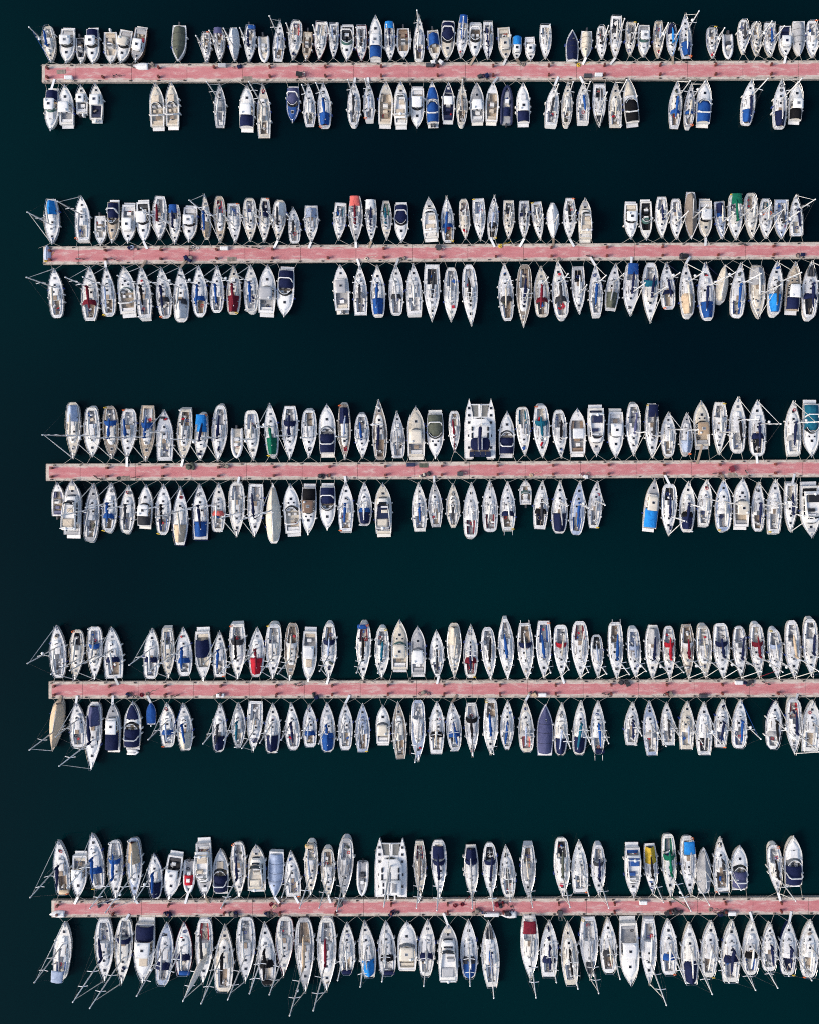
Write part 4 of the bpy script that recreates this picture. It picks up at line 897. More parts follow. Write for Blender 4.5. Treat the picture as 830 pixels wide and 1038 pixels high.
# kind, x, y, heading in degrees, length, beam, features
FLEET = {
'1U': '''
S -67.88 65.93 -175.0 6.27 2.16 bB dC kC
M -64.82 65.85 178.5 6.22 2.51 exp rW kG
M -62.62 64.93 -177.2 4.56 1.63 open kD
M -60.58 65.77 -178.6 6.38 2.20 exp cN rW
M -57.58 65.42 -179.0 5.48 2.26 open kC pA
M -55.36 65.62 169.9 5.83 2.26 exp rC kG
M -52.84 66.01 171.3 6.29 2.26 wheel rW dG kU hU
K -46.10 66.06 177.9 6.13 2.45 fO o1
S -41.54 65.38 -179.0 5.26 1.65 dW kU
S -39.32 65.77 -179.3 5.42 1.95 mV kU
S -36.85 65.90 -177.8 5.81 1.86 fW
S -34.21 65.93 178.0 6.38 1.95 bN o1 aB0
R -31.89 65.26 -176.8 4.53 1.95 W
S -29.31 66.49 -3.7 6.87 1.95 bL kU
S -26.63 66.57 174.0 6.73 2.25 kR dW
M -24.59 65.68 176.4 5.11 1.63 open dA hA kU
S -22.33 66.41 176.1 6.58 2.28 kC w dW
S -20.08 66.44 179.1 6.12 1.74 bL w
M -17.85 66.29 179.1 6.44 2.36 exp gE kD
S -15.44 66.06 -180.0 6.12 1.95 kG bD w
M -13.06 66.73 -0.7 7.65 2.20 exp cB rW
S -10.72 66.29 -178.8 6.31 1.80 mS bN w
M -8.46 66.13 -179.3 5.36 2.20 open kA pU
S -5.91 66.81 -0.5 7.49 1.95 kU
M -3.42 65.81 -173.9 5.39 2.04 open cB
M -1.11 66.68 178.2 6.92 2.36 exp cN dC
S 1.32 67.00 176.2 7.13 1.86 mB bB
M 3.49 66.73 178.6 6.38 2.14 exp kU gM
S 5.64 66.54 -180.0 6.44 1.80 kD bN w
M 8.43 66.09 -175.2 5.76 2.20 wheel rC dC kC
M 10.50 65.30 177.7 3.96 1.63 wheel cS rW
M 12.73 65.25 -177.8 4.24 1.73 wheel rW kW
S 15.33 66.36 -179.4 5.83 2.04 bG kG w
K 19.76 65.70 -0.0 5.26 2.14 fN
K 22.14 65.81 178.1 4.72 1.95 fC o1
S 24.72 66.22 -179.1 5.80 1.80 bD
S 27.11 67.05 178.3 7.34 2.04 hD kD w
S 29.57 66.78 178.2 5.82 1.81 bD dC w
M 31.82 66.55 179.1 5.64 2.03 exp rW gE
S 34.24 66.69 -180.0 6.28 1.81 dA kC
S 36.51 66.62 -178.6 5.78 1.81 bS aN
S 38.80 67.22 2.5 7.34 2.07 aB
S 43.34 66.23 -177.6 5.37 1.94 bG dG kG
R 46.02 65.71 -178.8 4.31 1.90 G
S 48.54 67.17 179.1 5.96 1.98 bD
S 50.74 66.78 -178.2 5.82 1.81 dC kA
S 52.99 66.67 -179.1 5.87 1.98 bB w
M 55.58 66.48 179.5 5.50 2.17 wheel rW kN
K 57.85 66.85 -180.0 5.96 2.17 fG
S 60.14 66.76 -179.2 6.42 2.07 bG kG
''',
'1L': '''
M -67.43 55.05 178.8 7.43 2.26 exp cN rW gE
M -65.04 55.48 1.3 7.02 2.45 exp rW kG
M -62.46 56.56 1.1 4.85 1.95 wheel rW o2
M -59.99 56.05 -0.6 6.38 2.26 wheel rW kN o1
M -49.74 55.41 1.2 7.65 2.51 exp kC pA dC
M -47.19 55.57 0.2 7.65 2.26 exp kC pA dC
S -39.20 55.57 -0.0 7.33 1.95 dG kG
M -34.65 55.13 -1.2 7.59 2.58 exp rW cN gK
S -31.86 54.70 1.2 9.09 2.25 dC kU w
M -26.95 55.89 179.4 6.38 2.20 exp cV dB hB
S -24.21 55.65 1.5 7.18 2.10 kG dW
S -21.69 55.57 1.9 7.66 2.34 bB aB
S -16.70 55.97 -1.3 7.18 2.25 bD kG
S -14.21 56.40 1.4 6.31 1.95 kG dW
M -11.41 55.73 -1.7 7.53 2.45 open kA dC pA
M -8.84 55.70 0.5 7.72 2.36 fly rW
M -6.21 55.41 179.3 7.33 2.36 exp rW gN
M -3.63 55.78 1.2 7.43 2.20 exp cB aB o2
M -1.04 56.05 -0.8 6.70 2.14 open kN rW dN
S 1.25 55.89 -1.3 7.02 1.95 kU dC bU
M 3.81 55.86 1.4 6.76 2.36 exp rW kG dG
M 6.31 55.94 -2.1 6.92 2.20 open kA pA
R 8.83 55.89 -1.6 6.70 2.26 V
M 11.54 55.73 1.0 7.02 2.32 exp cN rW
S 16.48 55.73 -5.4 6.73 2.34 bD w
S 18.92 55.97 -1.8 7.18 1.95 kU dC
S 21.58 56.21 -0.0 6.70 2.25 bB w
S 24.32 55.57 179.5 7.33 2.25 kD w o3
S 27.00 55.73 -0.0 7.65 2.25 kA dC w
M 29.57 56.08 6.7 7.84 2.48 exp cK fC0 kK
S 37.13 55.74 -3.3 8.03 2.24 bB hB kU
S 39.51 55.69 -3.6 7.21 1.90 hB dG kG
M 41.87 55.92 -2.4 7.66 2.53 exp cB kG
S 49.37 56.13 -6.8 7.75 2.33 bN aB
S 54.71 55.81 -2.2 8.35 2.33 bG aN
M 57.34 56.08 -3.1 6.88 2.35 exp cK rW
''',
'2U': '''
S -67.43 36.13 -178.8 7.65 2.46 aS bW
S -62.33 36.74 1.2 7.40 2.46 kC w dW
M -59.30 34.76 -178.2 5.10 1.95 open kC
M -57.12 36.25 179.5 7.43 2.04 exp cN dA kA
M -54.57 36.01 179.5 6.95 2.36 wheel rW kG
M -52.05 36.25 -177.5 7.44 2.36 exp rW kD
S -49.32 36.74 178.8 7.40 2.46 bM kG
S -46.79 35.66 -180.0 6.70 1.95 mB bN
M -44.26 35.86 177.7 6.29 2.45 exp rW gK kG
S -41.59 36.93 2.4 7.66 1.65 bB dC aA t
S -39.20 36.45 -178.6 7.97 1.95 kR dA
S -36.80 35.85 -177.3 6.77 2.16 kL w
S -34.17 36.42 -178.8 7.40 2.34 dC kG
S -31.70 36.33 179.0 7.59 1.98 hN kN
S -29.28 36.26 176.9 7.09 2.34 aW dC bD
S -26.76 35.53 1.8 6.00 2.04 bD kG
S -23.89 35.69 -180.0 6.31 2.40 aL w
S -19.14 36.13 176.6 6.39 2.16 kT bG w
S -16.43 36.49 -179.5 7.91 2.40 mP bM dG
S -13.85 36.21 -179.0 7.17 1.95 mW bN w
S -11.30 36.29 -178.9 6.70 1.86 kE dC bT
M -8.78 36.09 -179.5 6.92 2.36 exp cN
M -4.05 36.49 3.8 7.28 2.67 fly rW dW
S -1.18 36.53 2.1 7.82 2.34 bB hB kU
S 1.73 36.50 -176.6 6.93 1.86 kM dC
S 4.20 36.45 -177.0 7.22 2.16 bL kL w
S 6.51 36.88 -3.2 7.44 1.86 hD kD
S 9.11 36.45 -180.0 6.57 1.95 kD dC w
S 11.72 36.37 -180.0 6.54 1.86 bD hN w
S 14.08 36.21 -173.9 6.57 1.95 bW w
S 16.55 36.25 -179.1 6.15 2.10 fW t
S 19.34 36.58 179.5 7.08 2.22 bK
M 21.94 36.34 1.3 7.24 2.32 fly rC dC
M 29.63 36.42 179.4 6.53 2.31 exp rW kC
M 32.16 36.51 -179.6 7.05 2.07 open kK gT
S 34.79 36.81 -179.6 7.03 2.20 bN kG
S 37.24 36.55 -178.6 6.89 2.02 bW kG
S 39.75 37.14 -179.5 7.96 2.13 fU
M 42.14 36.66 179.4 7.01 2.31 exp rW dC kG
S 44.70 36.36 -175.1 6.43 1.80 hB aN dL w
S 47.16 36.93 -178.6 7.89 2.47 mE bE
S 49.81 37.05 -178.2 7.80 2.36 kA dC
S 52.32 36.63 -180.0 6.81 2.25 hG kT bW r2
S 54.91 36.50 -180.0 6.69 2.36 bD dL kL w
S 57.38 37.17 1.4 6.94 2.25 bN w
''',
'2L': '''
S -66.79 24.15 3.3 8.37 2.46 kA bC
S -61.01 24.05 0.4 9.18 2.94 bM hM kU
S -58.03 24.42 3.2 8.46 2.46 bL kU
M -54.85 24.29 4.3 8.41 2.89 exp gT kA
S -52.02 24.26 3.7 8.79 2.55 bK kG
S -48.65 24.18 4.9 8.64 2.55 hD kG bN
S -45.70 23.94 0.4 9.41 2.64 aW bW hD
S -42.62 24.45 1.0 8.71 2.64 bB hB kU
S -39.67 24.82 -0.9 7.97 2.40 bB kG
S -36.88 24.66 -1.1 8.29 2.46 bM aM dC
S -33.97 24.94 0.5 7.91 2.46 bB kW
M -31.26 24.50 -2.5 8.62 2.98 exp rG dW kG
M -28.15 24.45 177.2 8.52 2.89 exp cN
M -18.82 24.74 2.7 8.14 2.58 wheel rG o2
S -15.68 24.66 1.1 8.48 2.34 bD hG w
S -12.73 24.42 1.2 8.77 2.46 bB aB
S -9.67 24.66 0.4 8.61 2.46 hD bG kG
S -6.71 24.82 1.7 8.61 2.64 bW kG w
S -3.71 24.10 -180.0 9.72 2.76 bD kD w
S -0.52 23.86 -180.0 9.25 2.55 bG kG
S 2.65 23.73 -177.4 10.47 2.64 bK kW
S 8.63 24.29 3.8 9.68 2.55 hD kU
S 11.70 23.62 178.8 10.68 2.64 dU bN kU
S 14.61 24.37 2.4 8.55 2.64 bM hM kU dC
S 17.67 24.74 5.1 9.76 2.76 hD bD kG
S 20.85 24.58 -178.4 8.13 2.25 kK dG w
S 23.72 24.66 1.5 8.61 2.34 bB kG
S 26.59 25.14 -6.2 8.02 2.34 aO kV
S 29.61 24.68 177.7 8.97 2.58 mB bN
S 32.84 24.14 179.3 10.28 2.81 hT bN kG
S 35.74 25.34 3.8 7.91 2.52 bN hN kA
S 38.99 24.74 3.0 9.10 2.52 hA aA kU
S 42.25 24.38 3.1 9.82 2.92 bN aB
S 45.03 25.79 -7.4 6.46 2.02 fC
S 47.66 24.60 -4.4 9.40 2.58 bB kB
S 50.83 24.26 -179.2 9.09 2.70 dC kU aG
S 53.88 24.98 -3.0 9.10 2.58 bD aS
M 56.87 24.92 -3.1 8.74 2.47 exp rW cN dA
S 59.68 24.68 -2.1 9.69 2.81 hN kD bN o3
''',
'3U': '''
S -63.80 1.08 -179.0 9.57 2.46 aL dC bC
S -60.66 0.81 -178.3 8.39 2.64 kG bW
S -57.48 0.77 -177.5 8.94 2.55 hB dU bB
S -54.57 0.61 177.8 8.30 2.64 bB kW
S -51.42 0.57 178.5 9.50 2.58 bB hB dA
S -48.47 0.29 0.6 8.61 2.76 kG bW w
S -45.11 0.41 177.5 8.68 2.55 dC kU
S -42.30 -0.03 177.3 7.98 2.25 mS aS bN
S -39.27 0.64 177.7 9.51 2.64 bN kG
R -36.43 -0.99 -180.0 5.10 2.14 W
S -33.74 0.24 -176.8 8.53 2.55 kL bC
S -30.55 1.16 3.0 9.10 2.34 aE bE
S -27.44 0.69 -180.0 9.09 2.76 bN hN kG
S -24.25 0.49 -180.0 8.19 2.64 kA bG
M -21.17 0.99 0.6 8.93 2.83 exp cN gD
S -18.30 0.85 -178.6 9.47 2.16 aN dU
S -15.37 0.13 -178.8 7.59 2.55 bB kG
S -12.42 1.21 1.8 10.21 2.55 dU bN kU
S -9.44 0.42 1.6 7.97 2.46 bG hG kG
M -6.38 0.62 1.0 9.02 2.89 exp rC gD dC
M -3.16 0.50 -179.3 8.13 2.83 exp cO gK
S 0.03 0.89 -179.2 7.01 1.95 bM kA
C 4.29 1.42 -0.0 9.98 5.28 N
M 8.78 0.37 -0.7 7.81 2.67 exp cN
S 11.60 0.92 -176.5 8.31 2.40 bG kT
S 14.63 0.92 -178.0 8.93 2.76 bT hT
S 17.70 0.49 -177.1 8.20 2.55 bK kG
M 20.64 0.69 0.7 8.13 2.76 open kM pU rW
M 23.76 1.12 -179.4 8.67 2.89 fly rW kN
M 27.03 0.67 179.6 8.29 2.67 exp rW gG
S 30.05 1.21 -180.0 8.86 2.55 bV kG
S 33.13 1.02 -179.4 9.25 2.34 mN bD
S 35.90 0.45 0.7 7.65 2.55 kA bW
S 38.94 0.56 -0.5 7.24 2.25 aL dG
M 41.48 1.96 2.9 8.14 2.67 exp rA dC gU kA
S 44.48 1.40 179.0 8.93 2.46 kG hW
S 47.50 2.01 -0.3 9.57 2.76 bK kG
S 50.82 1.52 1.1 9.52 2.88 hN bN kD
S 56.85 1.56 0.8 9.18 2.76 hG bN
M 59.80 1.50 179.5 9.57 2.76 exp cT
''',
'3L': '''
M -66.43 -10.58 -0.0 5.80 2.14 open pV o1
M -63.88 -12.15 -1.1 9.89 2.89 fly rW dG
S -60.62 -12.63 -4.6 9.92 2.46 dG kA
S -57.67 -11.80 -4.4 8.38 2.55 bB hB kU
S -54.69 -12.07 -3.8 8.15 2.55 bD kG
M -51.69 -11.75 -3.7 7.51 2.51 exp cD rW
S -48.69 -12.15 -1.5 8.61 2.64 hG kB bK
S -45.79 -13.18 -0.9 10.04 2.76 aA bC
S -42.46 -12.47 0.4 9.56 2.76 bN aB w
S -39.43 -11.80 -1.7 8.36 2.40 hP kC
S -36.37 -12.15 -179.2 9.25 2.70 kG bW
S -33.23 -12.31 178.6 8.93 2.64 bN w
S -30.23 -12.78 0.9 10.20 2.55 fC
M -27.07 -12.31 3.5 8.94 2.83 exp gN kC
M -24.25 -12.07 179.1 8.45 2.58 exp cK rU
M -21.13 -11.62 -180.0 7.75 2.67 exp cN
S -18.09 -11.65 -0.0 8.51 2.64 bB kA
S -14.94 -11.22 0.5 7.46 2.46 hB aN
M -11.80 -12.29 1.0 9.15 2.89 fly rN dC
S -5.87 -11.73 1.5 8.36 2.55 bB kG
S -3.19 -11.27 2.6 7.76 2.40 dG kA
S -0.21 -11.49 0.5 7.56 2.40 bD dC t
S 2.79 -12.26 -0.8 9.41 2.55 kM bW
S 5.97 -11.54 0.6 8.86 2.64 kM bW
S 8.93 -11.51 0.7 8.29 2.64 hN kU x
M 11.95 -9.36 0.8 4.30 2.04 open gE o1
S 14.55 -11.35 -3.3 8.30 2.55 hK bD kD
S 17.65 -11.72 -0.8 9.02 2.76 bG aN
S 20.72 -11.83 -4.3 9.27 2.64 dL bB kB
S 23.65 -11.32 -4.5 8.06 2.40 kG bG
M 33.08 -11.51 -6.1 8.98 2.45 wheel rC dG aS hC
S 35.99 -12.23 178.5 8.77 2.64 bN kD
S 39.10 -11.70 -1.7 8.68 2.64 hK aN bN
S 42.05 -11.00 -3.9 7.93 2.40 kG bW
S 45.15 -11.41 -0.3 8.85 2.83 dL hW kG
M 48.17 -11.26 -0.8 8.80 2.71 exp gD rC kA
S 50.98 -11.70 -0.9 8.42 2.21 bN kU
S 53.72 -11.58 -1.6 9.19 2.52 bG kG
S 56.44 -11.87 178.8 8.24 2.16 bN w
M 59.68 -12.15 -178.9 9.31 3.39 fly rW kK
''',
'4U': '''
S -66.45 -35.97 2.0 8.93 2.76 kG bW
S -63.27 -36.53 177.8 8.45 2.40 kD dC
S -60.19 -36.26 -179.4 8.86 2.55 hB kL
S -57.16 -36.16 2.7 8.68 3.15 hN kU w
S -50.67 -36.29 -2.1 8.61 2.64 hN kG
S -47.92 -36.26 -177.8 8.36 2.25 dC kL bG
S -45.22 -35.97 1.5 8.29 2.70 bB hB kG
M -41.99 -36.34 -177.9 8.71 2.76 open cN pC kC
S -39.22 -36.37 -0.0 7.81 2.34 bB kG
S -36.19 -35.97 -178.8 9.25 2.76 bK hD kG
S -33.03 -36.05 -1.7 8.45 2.70 bM aR
S -30.21 -35.97 179.0 9.25 2.76 kG bG
S -27.18 -36.05 177.2 9.74 2.40 dU hW kU
M -24.16 -36.40 178.3 8.84 2.51 exp rW kG pA
S -20.87 -35.92 179.6 9.34 2.55 hN kU
S -15.10 -35.97 179.2 9.57 2.55 kM bK aB0
S -12.03 -36.21 179.4 8.45 2.46 bT kG
M -9.05 -35.09 -0.0 9.09 2.89 exp gE rC dC
M -6.07 -36.05 0.6 8.77 2.58 exp rW dG gD
S -2.93 -36.29 1.1 7.97 2.46 bD kG t
S -0.01 -35.84 -179.6 9.31 2.55 aC dC bC
S 2.73 -35.89 -0.0 9.09 2.46 bN hM kM
S 5.79 -36.32 -176.3 8.88 2.46 bK kG
S 8.71 -35.59 -177.3 10.21 2.76 bB kG t
S 11.98 -35.94 -177.3 9.51 2.76 hN kU x bW
S 15.00 -35.62 -180.0 9.63 2.64 bB kB
S 17.90 -35.89 -179.4 8.77 2.55 hR kG
S 21.09 -35.68 -179.4 9.63 2.94 kM bW
S 23.94 -36.83 -178.0 7.34 2.16 kD
S 27.07 -35.81 -178.5 9.57 2.55 bB kU x
S 30.18 -36.26 -177.1 8.24 2.25 kL hL
S 33.24 -36.05 179.0 9.09 2.64 bN aG
S 36.01 -36.18 -179.0 9.02 2.16 hR bR
S 39.08 -35.97 -178.1 9.21 2.39 dU bM hW kU
S 41.89 -36.03 -177.6 8.74 2.59 dC kC bC
S 44.83 -35.89 -177.3 9.37 2.75 hN bN kG
S 47.89 -36.07 -178.1 8.82 2.47 bN kG
S 50.84 -35.88 -176.8 9.04 2.47 hM bM
S 53.87 -36.34 -175.9 8.30 2.39 kG hL
S 56.79 -35.60 -177.4 9.78 2.59 bA kG
S 59.78 -35.36 -179.1 9.66 2.59 bN kG
''',
'4L': '''
S -66.73 -48.56 172.8 8.36 2.34 fA dA
S -63.14 -48.29 1.9 7.75 2.64 kG bW
S -60.41 -50.08 177.6 11.33 2.76 aV bN
M -57.13 -48.82 -1.1 8.61 2.58 wheel rW cN dG
M -53.86 -48.48 -2.2 8.45 2.89 exp cN fN0 gN o3
D -50.90 -46.46 -0.0 3.89 1.63 B
S -47.98 -48.29 1.5 7.56 2.64 hB kL
S -45.13 -48.59 3.4 8.05 2.58 aC bB
S -39.26 -48.72 -1.5 8.29 2.46 bD aN
S -36.09 -48.29 -0.0 7.75 2.40 bT dG t
S -33.38 -48.51 177.8 8.39 2.64 kG bW w
S -30.37 -48.80 -1.1 8.45 2.64 aN kU
S -27.03 -48.48 2.7 8.14 2.55 bN kG
S -24.11 -48.40 1.2 7.33 2.40 hB kA
S -21.16 -48.64 0.9 8.45 2.64 bB aB hB
S -18.13 -48.48 -0.0 8.13 2.46 kA bG
S -15.26 -48.72 -0.0 8.29 2.46 dL kU bG
M -11.85 -48.44 -0.0 7.08 2.39 exp rC gG
S -9.13 -49.12 2.8 9.74 2.40 dU kU bC
S -6.07 -49.20 -179.5 10.20 2.55 dL hW
S -2.96 -48.72 -0.6 8.93 2.64 hK kA
S -0.14 -48.48 4.3 8.47 2.58 hB bB
S 2.94 -49.04 -178.6 8.93 2.46 hK bK
S 6.08 -48.59 179.2 9.18 2.52 bB kU
S 8.87 -48.24 -1.1 8.48 2.40 bB kG t
S 12.01 -48.44 1.6 8.99 2.64 kP hG dC
K 15.21 -49.12 -0.6 8.77 2.76 fV
S 17.89 -48.93 -1.6 9.03 2.40 aN kG
S 21.07 -48.72 -2.4 9.25 2.40 aN kA bT
S 24.07 -48.64 -0.0 9.09 2.46 bB aN0 x
S 29.81 -48.08 -2.5 7.34 2.55 bN kC
S 32.89 -48.77 3.3 9.36 2.55 hG kA dL
S 35.77 -48.08 2.5 7.34 2.34 bD kW w
S 39.00 -48.33 -1.0 8.22 2.59 dC kC
S 41.92 -48.85 -0.0 8.97 2.75 kD bG
S 44.86 -48.06 -3.6 8.18 2.47 bN kG
S 47.89 -48.11 -2.0 8.37 2.59 bB kB
S 53.65 -48.25 -3.1 8.38 2.81 bK hG kG
S 56.98 -48.52 -179.6 9.33 2.67 bN kR
S 59.90 -48.45 -2.5 8.77 3.09 kA bG w
''',
'5U': '''
S -65.84 -72.12 4.8 9.44 2.64 bN aA0 kU
M -62.81 -73.47 178.8 7.46 2.51 exp rW kG
S -60.05 -71.08 6.1 9.62 2.64 bB hB kG
S -56.72 -72.55 -178.7 9.82 2.58 bB hB
S -53.53 -72.43 -178.8 10.36 2.58 aA dL kR
S -50.09 -73.63 1.6 7.97 2.64 bB aN
M -47.06 -73.52 172.2 7.56 2.76 exp rW kD
R -44.48 -74.00 178.0 5.58 2.14 P
M -41.81 -72.20 -177.5 9.51 2.70 fly rW dG
M -39.06 -72.96 -0.0 7.97 2.64 exp cN pA
S -36.03 -72.53 -178.0 9.16 2.58 bN kG
M -33.00 -72.40 1.3 8.45 2.98 fly rC dC
K -29.84 -73.47 178.1 7.72 2.67 fL
S -27.07 -73.25 3.9 7.93 2.70 kA bG w
S -23.88 -72.45 179.4 8.86 2.34 dC kC aA0
S -21.03 -73.28 -178.2 8.29 2.40 kU dC
S -18.16 -72.26 177.8 9.89 2.70 kG bG dG
R -15.31 -74.29 178.4 5.84 2.04 G
C -10.45 -71.97 -0.0 9.95 5.50 G
S -5.76 -72.52 -178.8 9.50 2.16 dC kM bU
S -2.54 -72.45 -178.7 9.63 2.70 mN hN bN
S 2.88 -72.80 -178.5 8.80 2.52 aN hN
S 5.99 -72.64 -178.4 9.12 2.58 hN bN kD
S 8.89 -72.80 4.0 9.08 2.64 bD kC
S 12.39 -72.91 -180.0 8.83 2.55 kU dG
S 18.06 -72.17 -178.7 9.89 2.76 bO kD
S 21.04 -71.93 2.0 9.09 2.76 kG bW w
S 24.18 -72.69 -179.3 8.39 2.46 hD bN
M 29.92 -72.61 -179.4 8.67 2.76 fly rW kB
S 33.03 -72.48 -176.2 8.63 2.40 aY bK
S 36.03 -71.85 -177.6 10.53 2.46 bE hE kE
S 39.27 -71.85 -177.2 9.90 2.64 mS bG
S 41.86 -72.69 0.7 7.75 2.46 fG
S 44.74 -71.61 2.3 9.41 2.70 kU bD w
M 47.84 -72.36 0.5 7.91 2.76 exp cV
S 53.89 -72.53 -175.0 8.10 2.46 bK kG
M 56.84 -71.29 1.4 9.09 3.14 exp cN gD
''',
'5L': '''
S -65.60 -86.06 -5.5 9.93 2.94 mL kB
S -58.58 -86.03 -178.2 10.27 3.06 bN kG
S -55.32 -86.14 177.5 11.01 2.94 hN kG
M -51.82 -86.03 178.2 10.27 3.45 exp cN rW pA gN
S -48.46 -86.62 -4.3 10.71 2.94 hN dL kG
S -45.30 -85.72 -1.6 9.25 2.94 hN aB0
S -41.85 -86.11 179.1 10.68 2.94 bD kR j
S -38.48 -87.31 -1.6 11.48 3.24 dC bK kU
S -34.82 -85.91 -180.0 10.78 3.24 kG bW
S -31.40 -86.54 3.4 10.80 3.06 hK bK aK0
S -28.33 -85.40 178.7 9.89 3.06 kG bW
S -24.92 -86.75 -178.2 12.28 3.24 dG bA kU
S -21.25 -86.67 -179.7 12.12 3.24 bM kG
S -17.87 -85.72 -0.0 8.93 2.76 aN0 kA
S -14.53 -85.84 5.7 9.68 2.88 aS bG
S -11.21 -85.64 2.3 9.41 3.00 hK aN0
M -7.86 -85.52 -0.4 8.99 3.20 exp gG rC kC
S -4.63 -85.64 -2.3 9.73 2.88 hN kG
M -1.03 -86.59 0.3 10.68 3.39 fly rW dG
S 2.43 -85.79 0.9 10.04 2.88 aB hD
S 5.99 -86.59 2.9 11.33 3.00 bB kG o3
S 12.63 -85.56 -179.1 10.52 3.12 mM bG
S 15.89 -85.76 -0.6 9.66 3.00 hN bN
S 19.29 -86.51 3.4 10.86 2.88 bK dC kG
S 22.60 -85.64 -178.6 10.36 3.12 kG bG o3
S 25.84 -85.24 1.0 9.57 2.88 hD kU
M 29.30 -86.16 -178.0 10.91 3.33 exp rW kG
S 32.62 -86.23 -180.0 10.78 2.76 kG bW
S 35.95 -85.52 1.0 9.50 2.88 hB kG
S 39.51 -86.51 1.7 10.53 3.06 aN hN
S 42.86 -85.83 -2.6 9.80 2.94 kU bW
S 46.40 -86.11 -1.4 10.68 3.24 hN bN kG
S 49.81 -85.56 -1.9 9.57 2.88 hK kB bW
S 52.90 -85.52 -0.9 8.35 2.58 bN kG
S 56.04 -85.64 -1.4 9.41 3.00 bN kN
S 59.55 -85.75 -1.3 9.95 3.30 kA bW
''',
}
def build_fleet():
    for row, text in FLEET.items():
        pier = int(row[0]) - 1; side = row[1]
        lst = [l.split(None, 6) for l in text.strip().splitlines()]
        lst.sort(key=lambda l: float(l[1]))
        for no, l in enumerate(lst, 1):
            kind = l[0]; x, y, hd, L, B = map(float, l[1:6]); F = parse(l[6] if len(l) > 6 else '')
            rz = math.radians(hd); name, fn = KIND[kind]
            root = empty(name, (x, y, 0), rz)
            d, cat = describe(kind, F)
            if len(d.replace('-', ' ').split()) > 10 and ' and ' in d: d = d[:d.index(' and ')]
            tag(root, '%s, %s from left %s %s pontoon' % (d, ordn(no), 'above' if side == 'U' else 'below', NTH[pier]), cat, 'boats moored %s the %s pontoon' % ('above' if side == 'U' else 'below', NTH[pier]))
            ey = pier_edge(pier, side, x); bowy = y + math.cos(rz) * L / 2; sty = y - math.cos(rz) * L / 2
            nb = abs(bowy - ey) < abs(sty - ey)
            kw = {'dinghy': True} if kind == 'D' else {}
            fn(root, L, B, F, random.Random(hash_(row, no)), pier, side, x, y, rz, nb, no, **kw)
            # small roll and heave so that no two boats sit alike
            r2 = random.Random(hash_(row, no) + 7); root.rotation_euler = (r2.uniform(-.008, .008), r2.uniform(-.015, .015), rz)
def hash_(row, no): return int(row[0]) * 10007 + (5003 if row[1] == 'U' else 0) + no * 131
build_fleet()

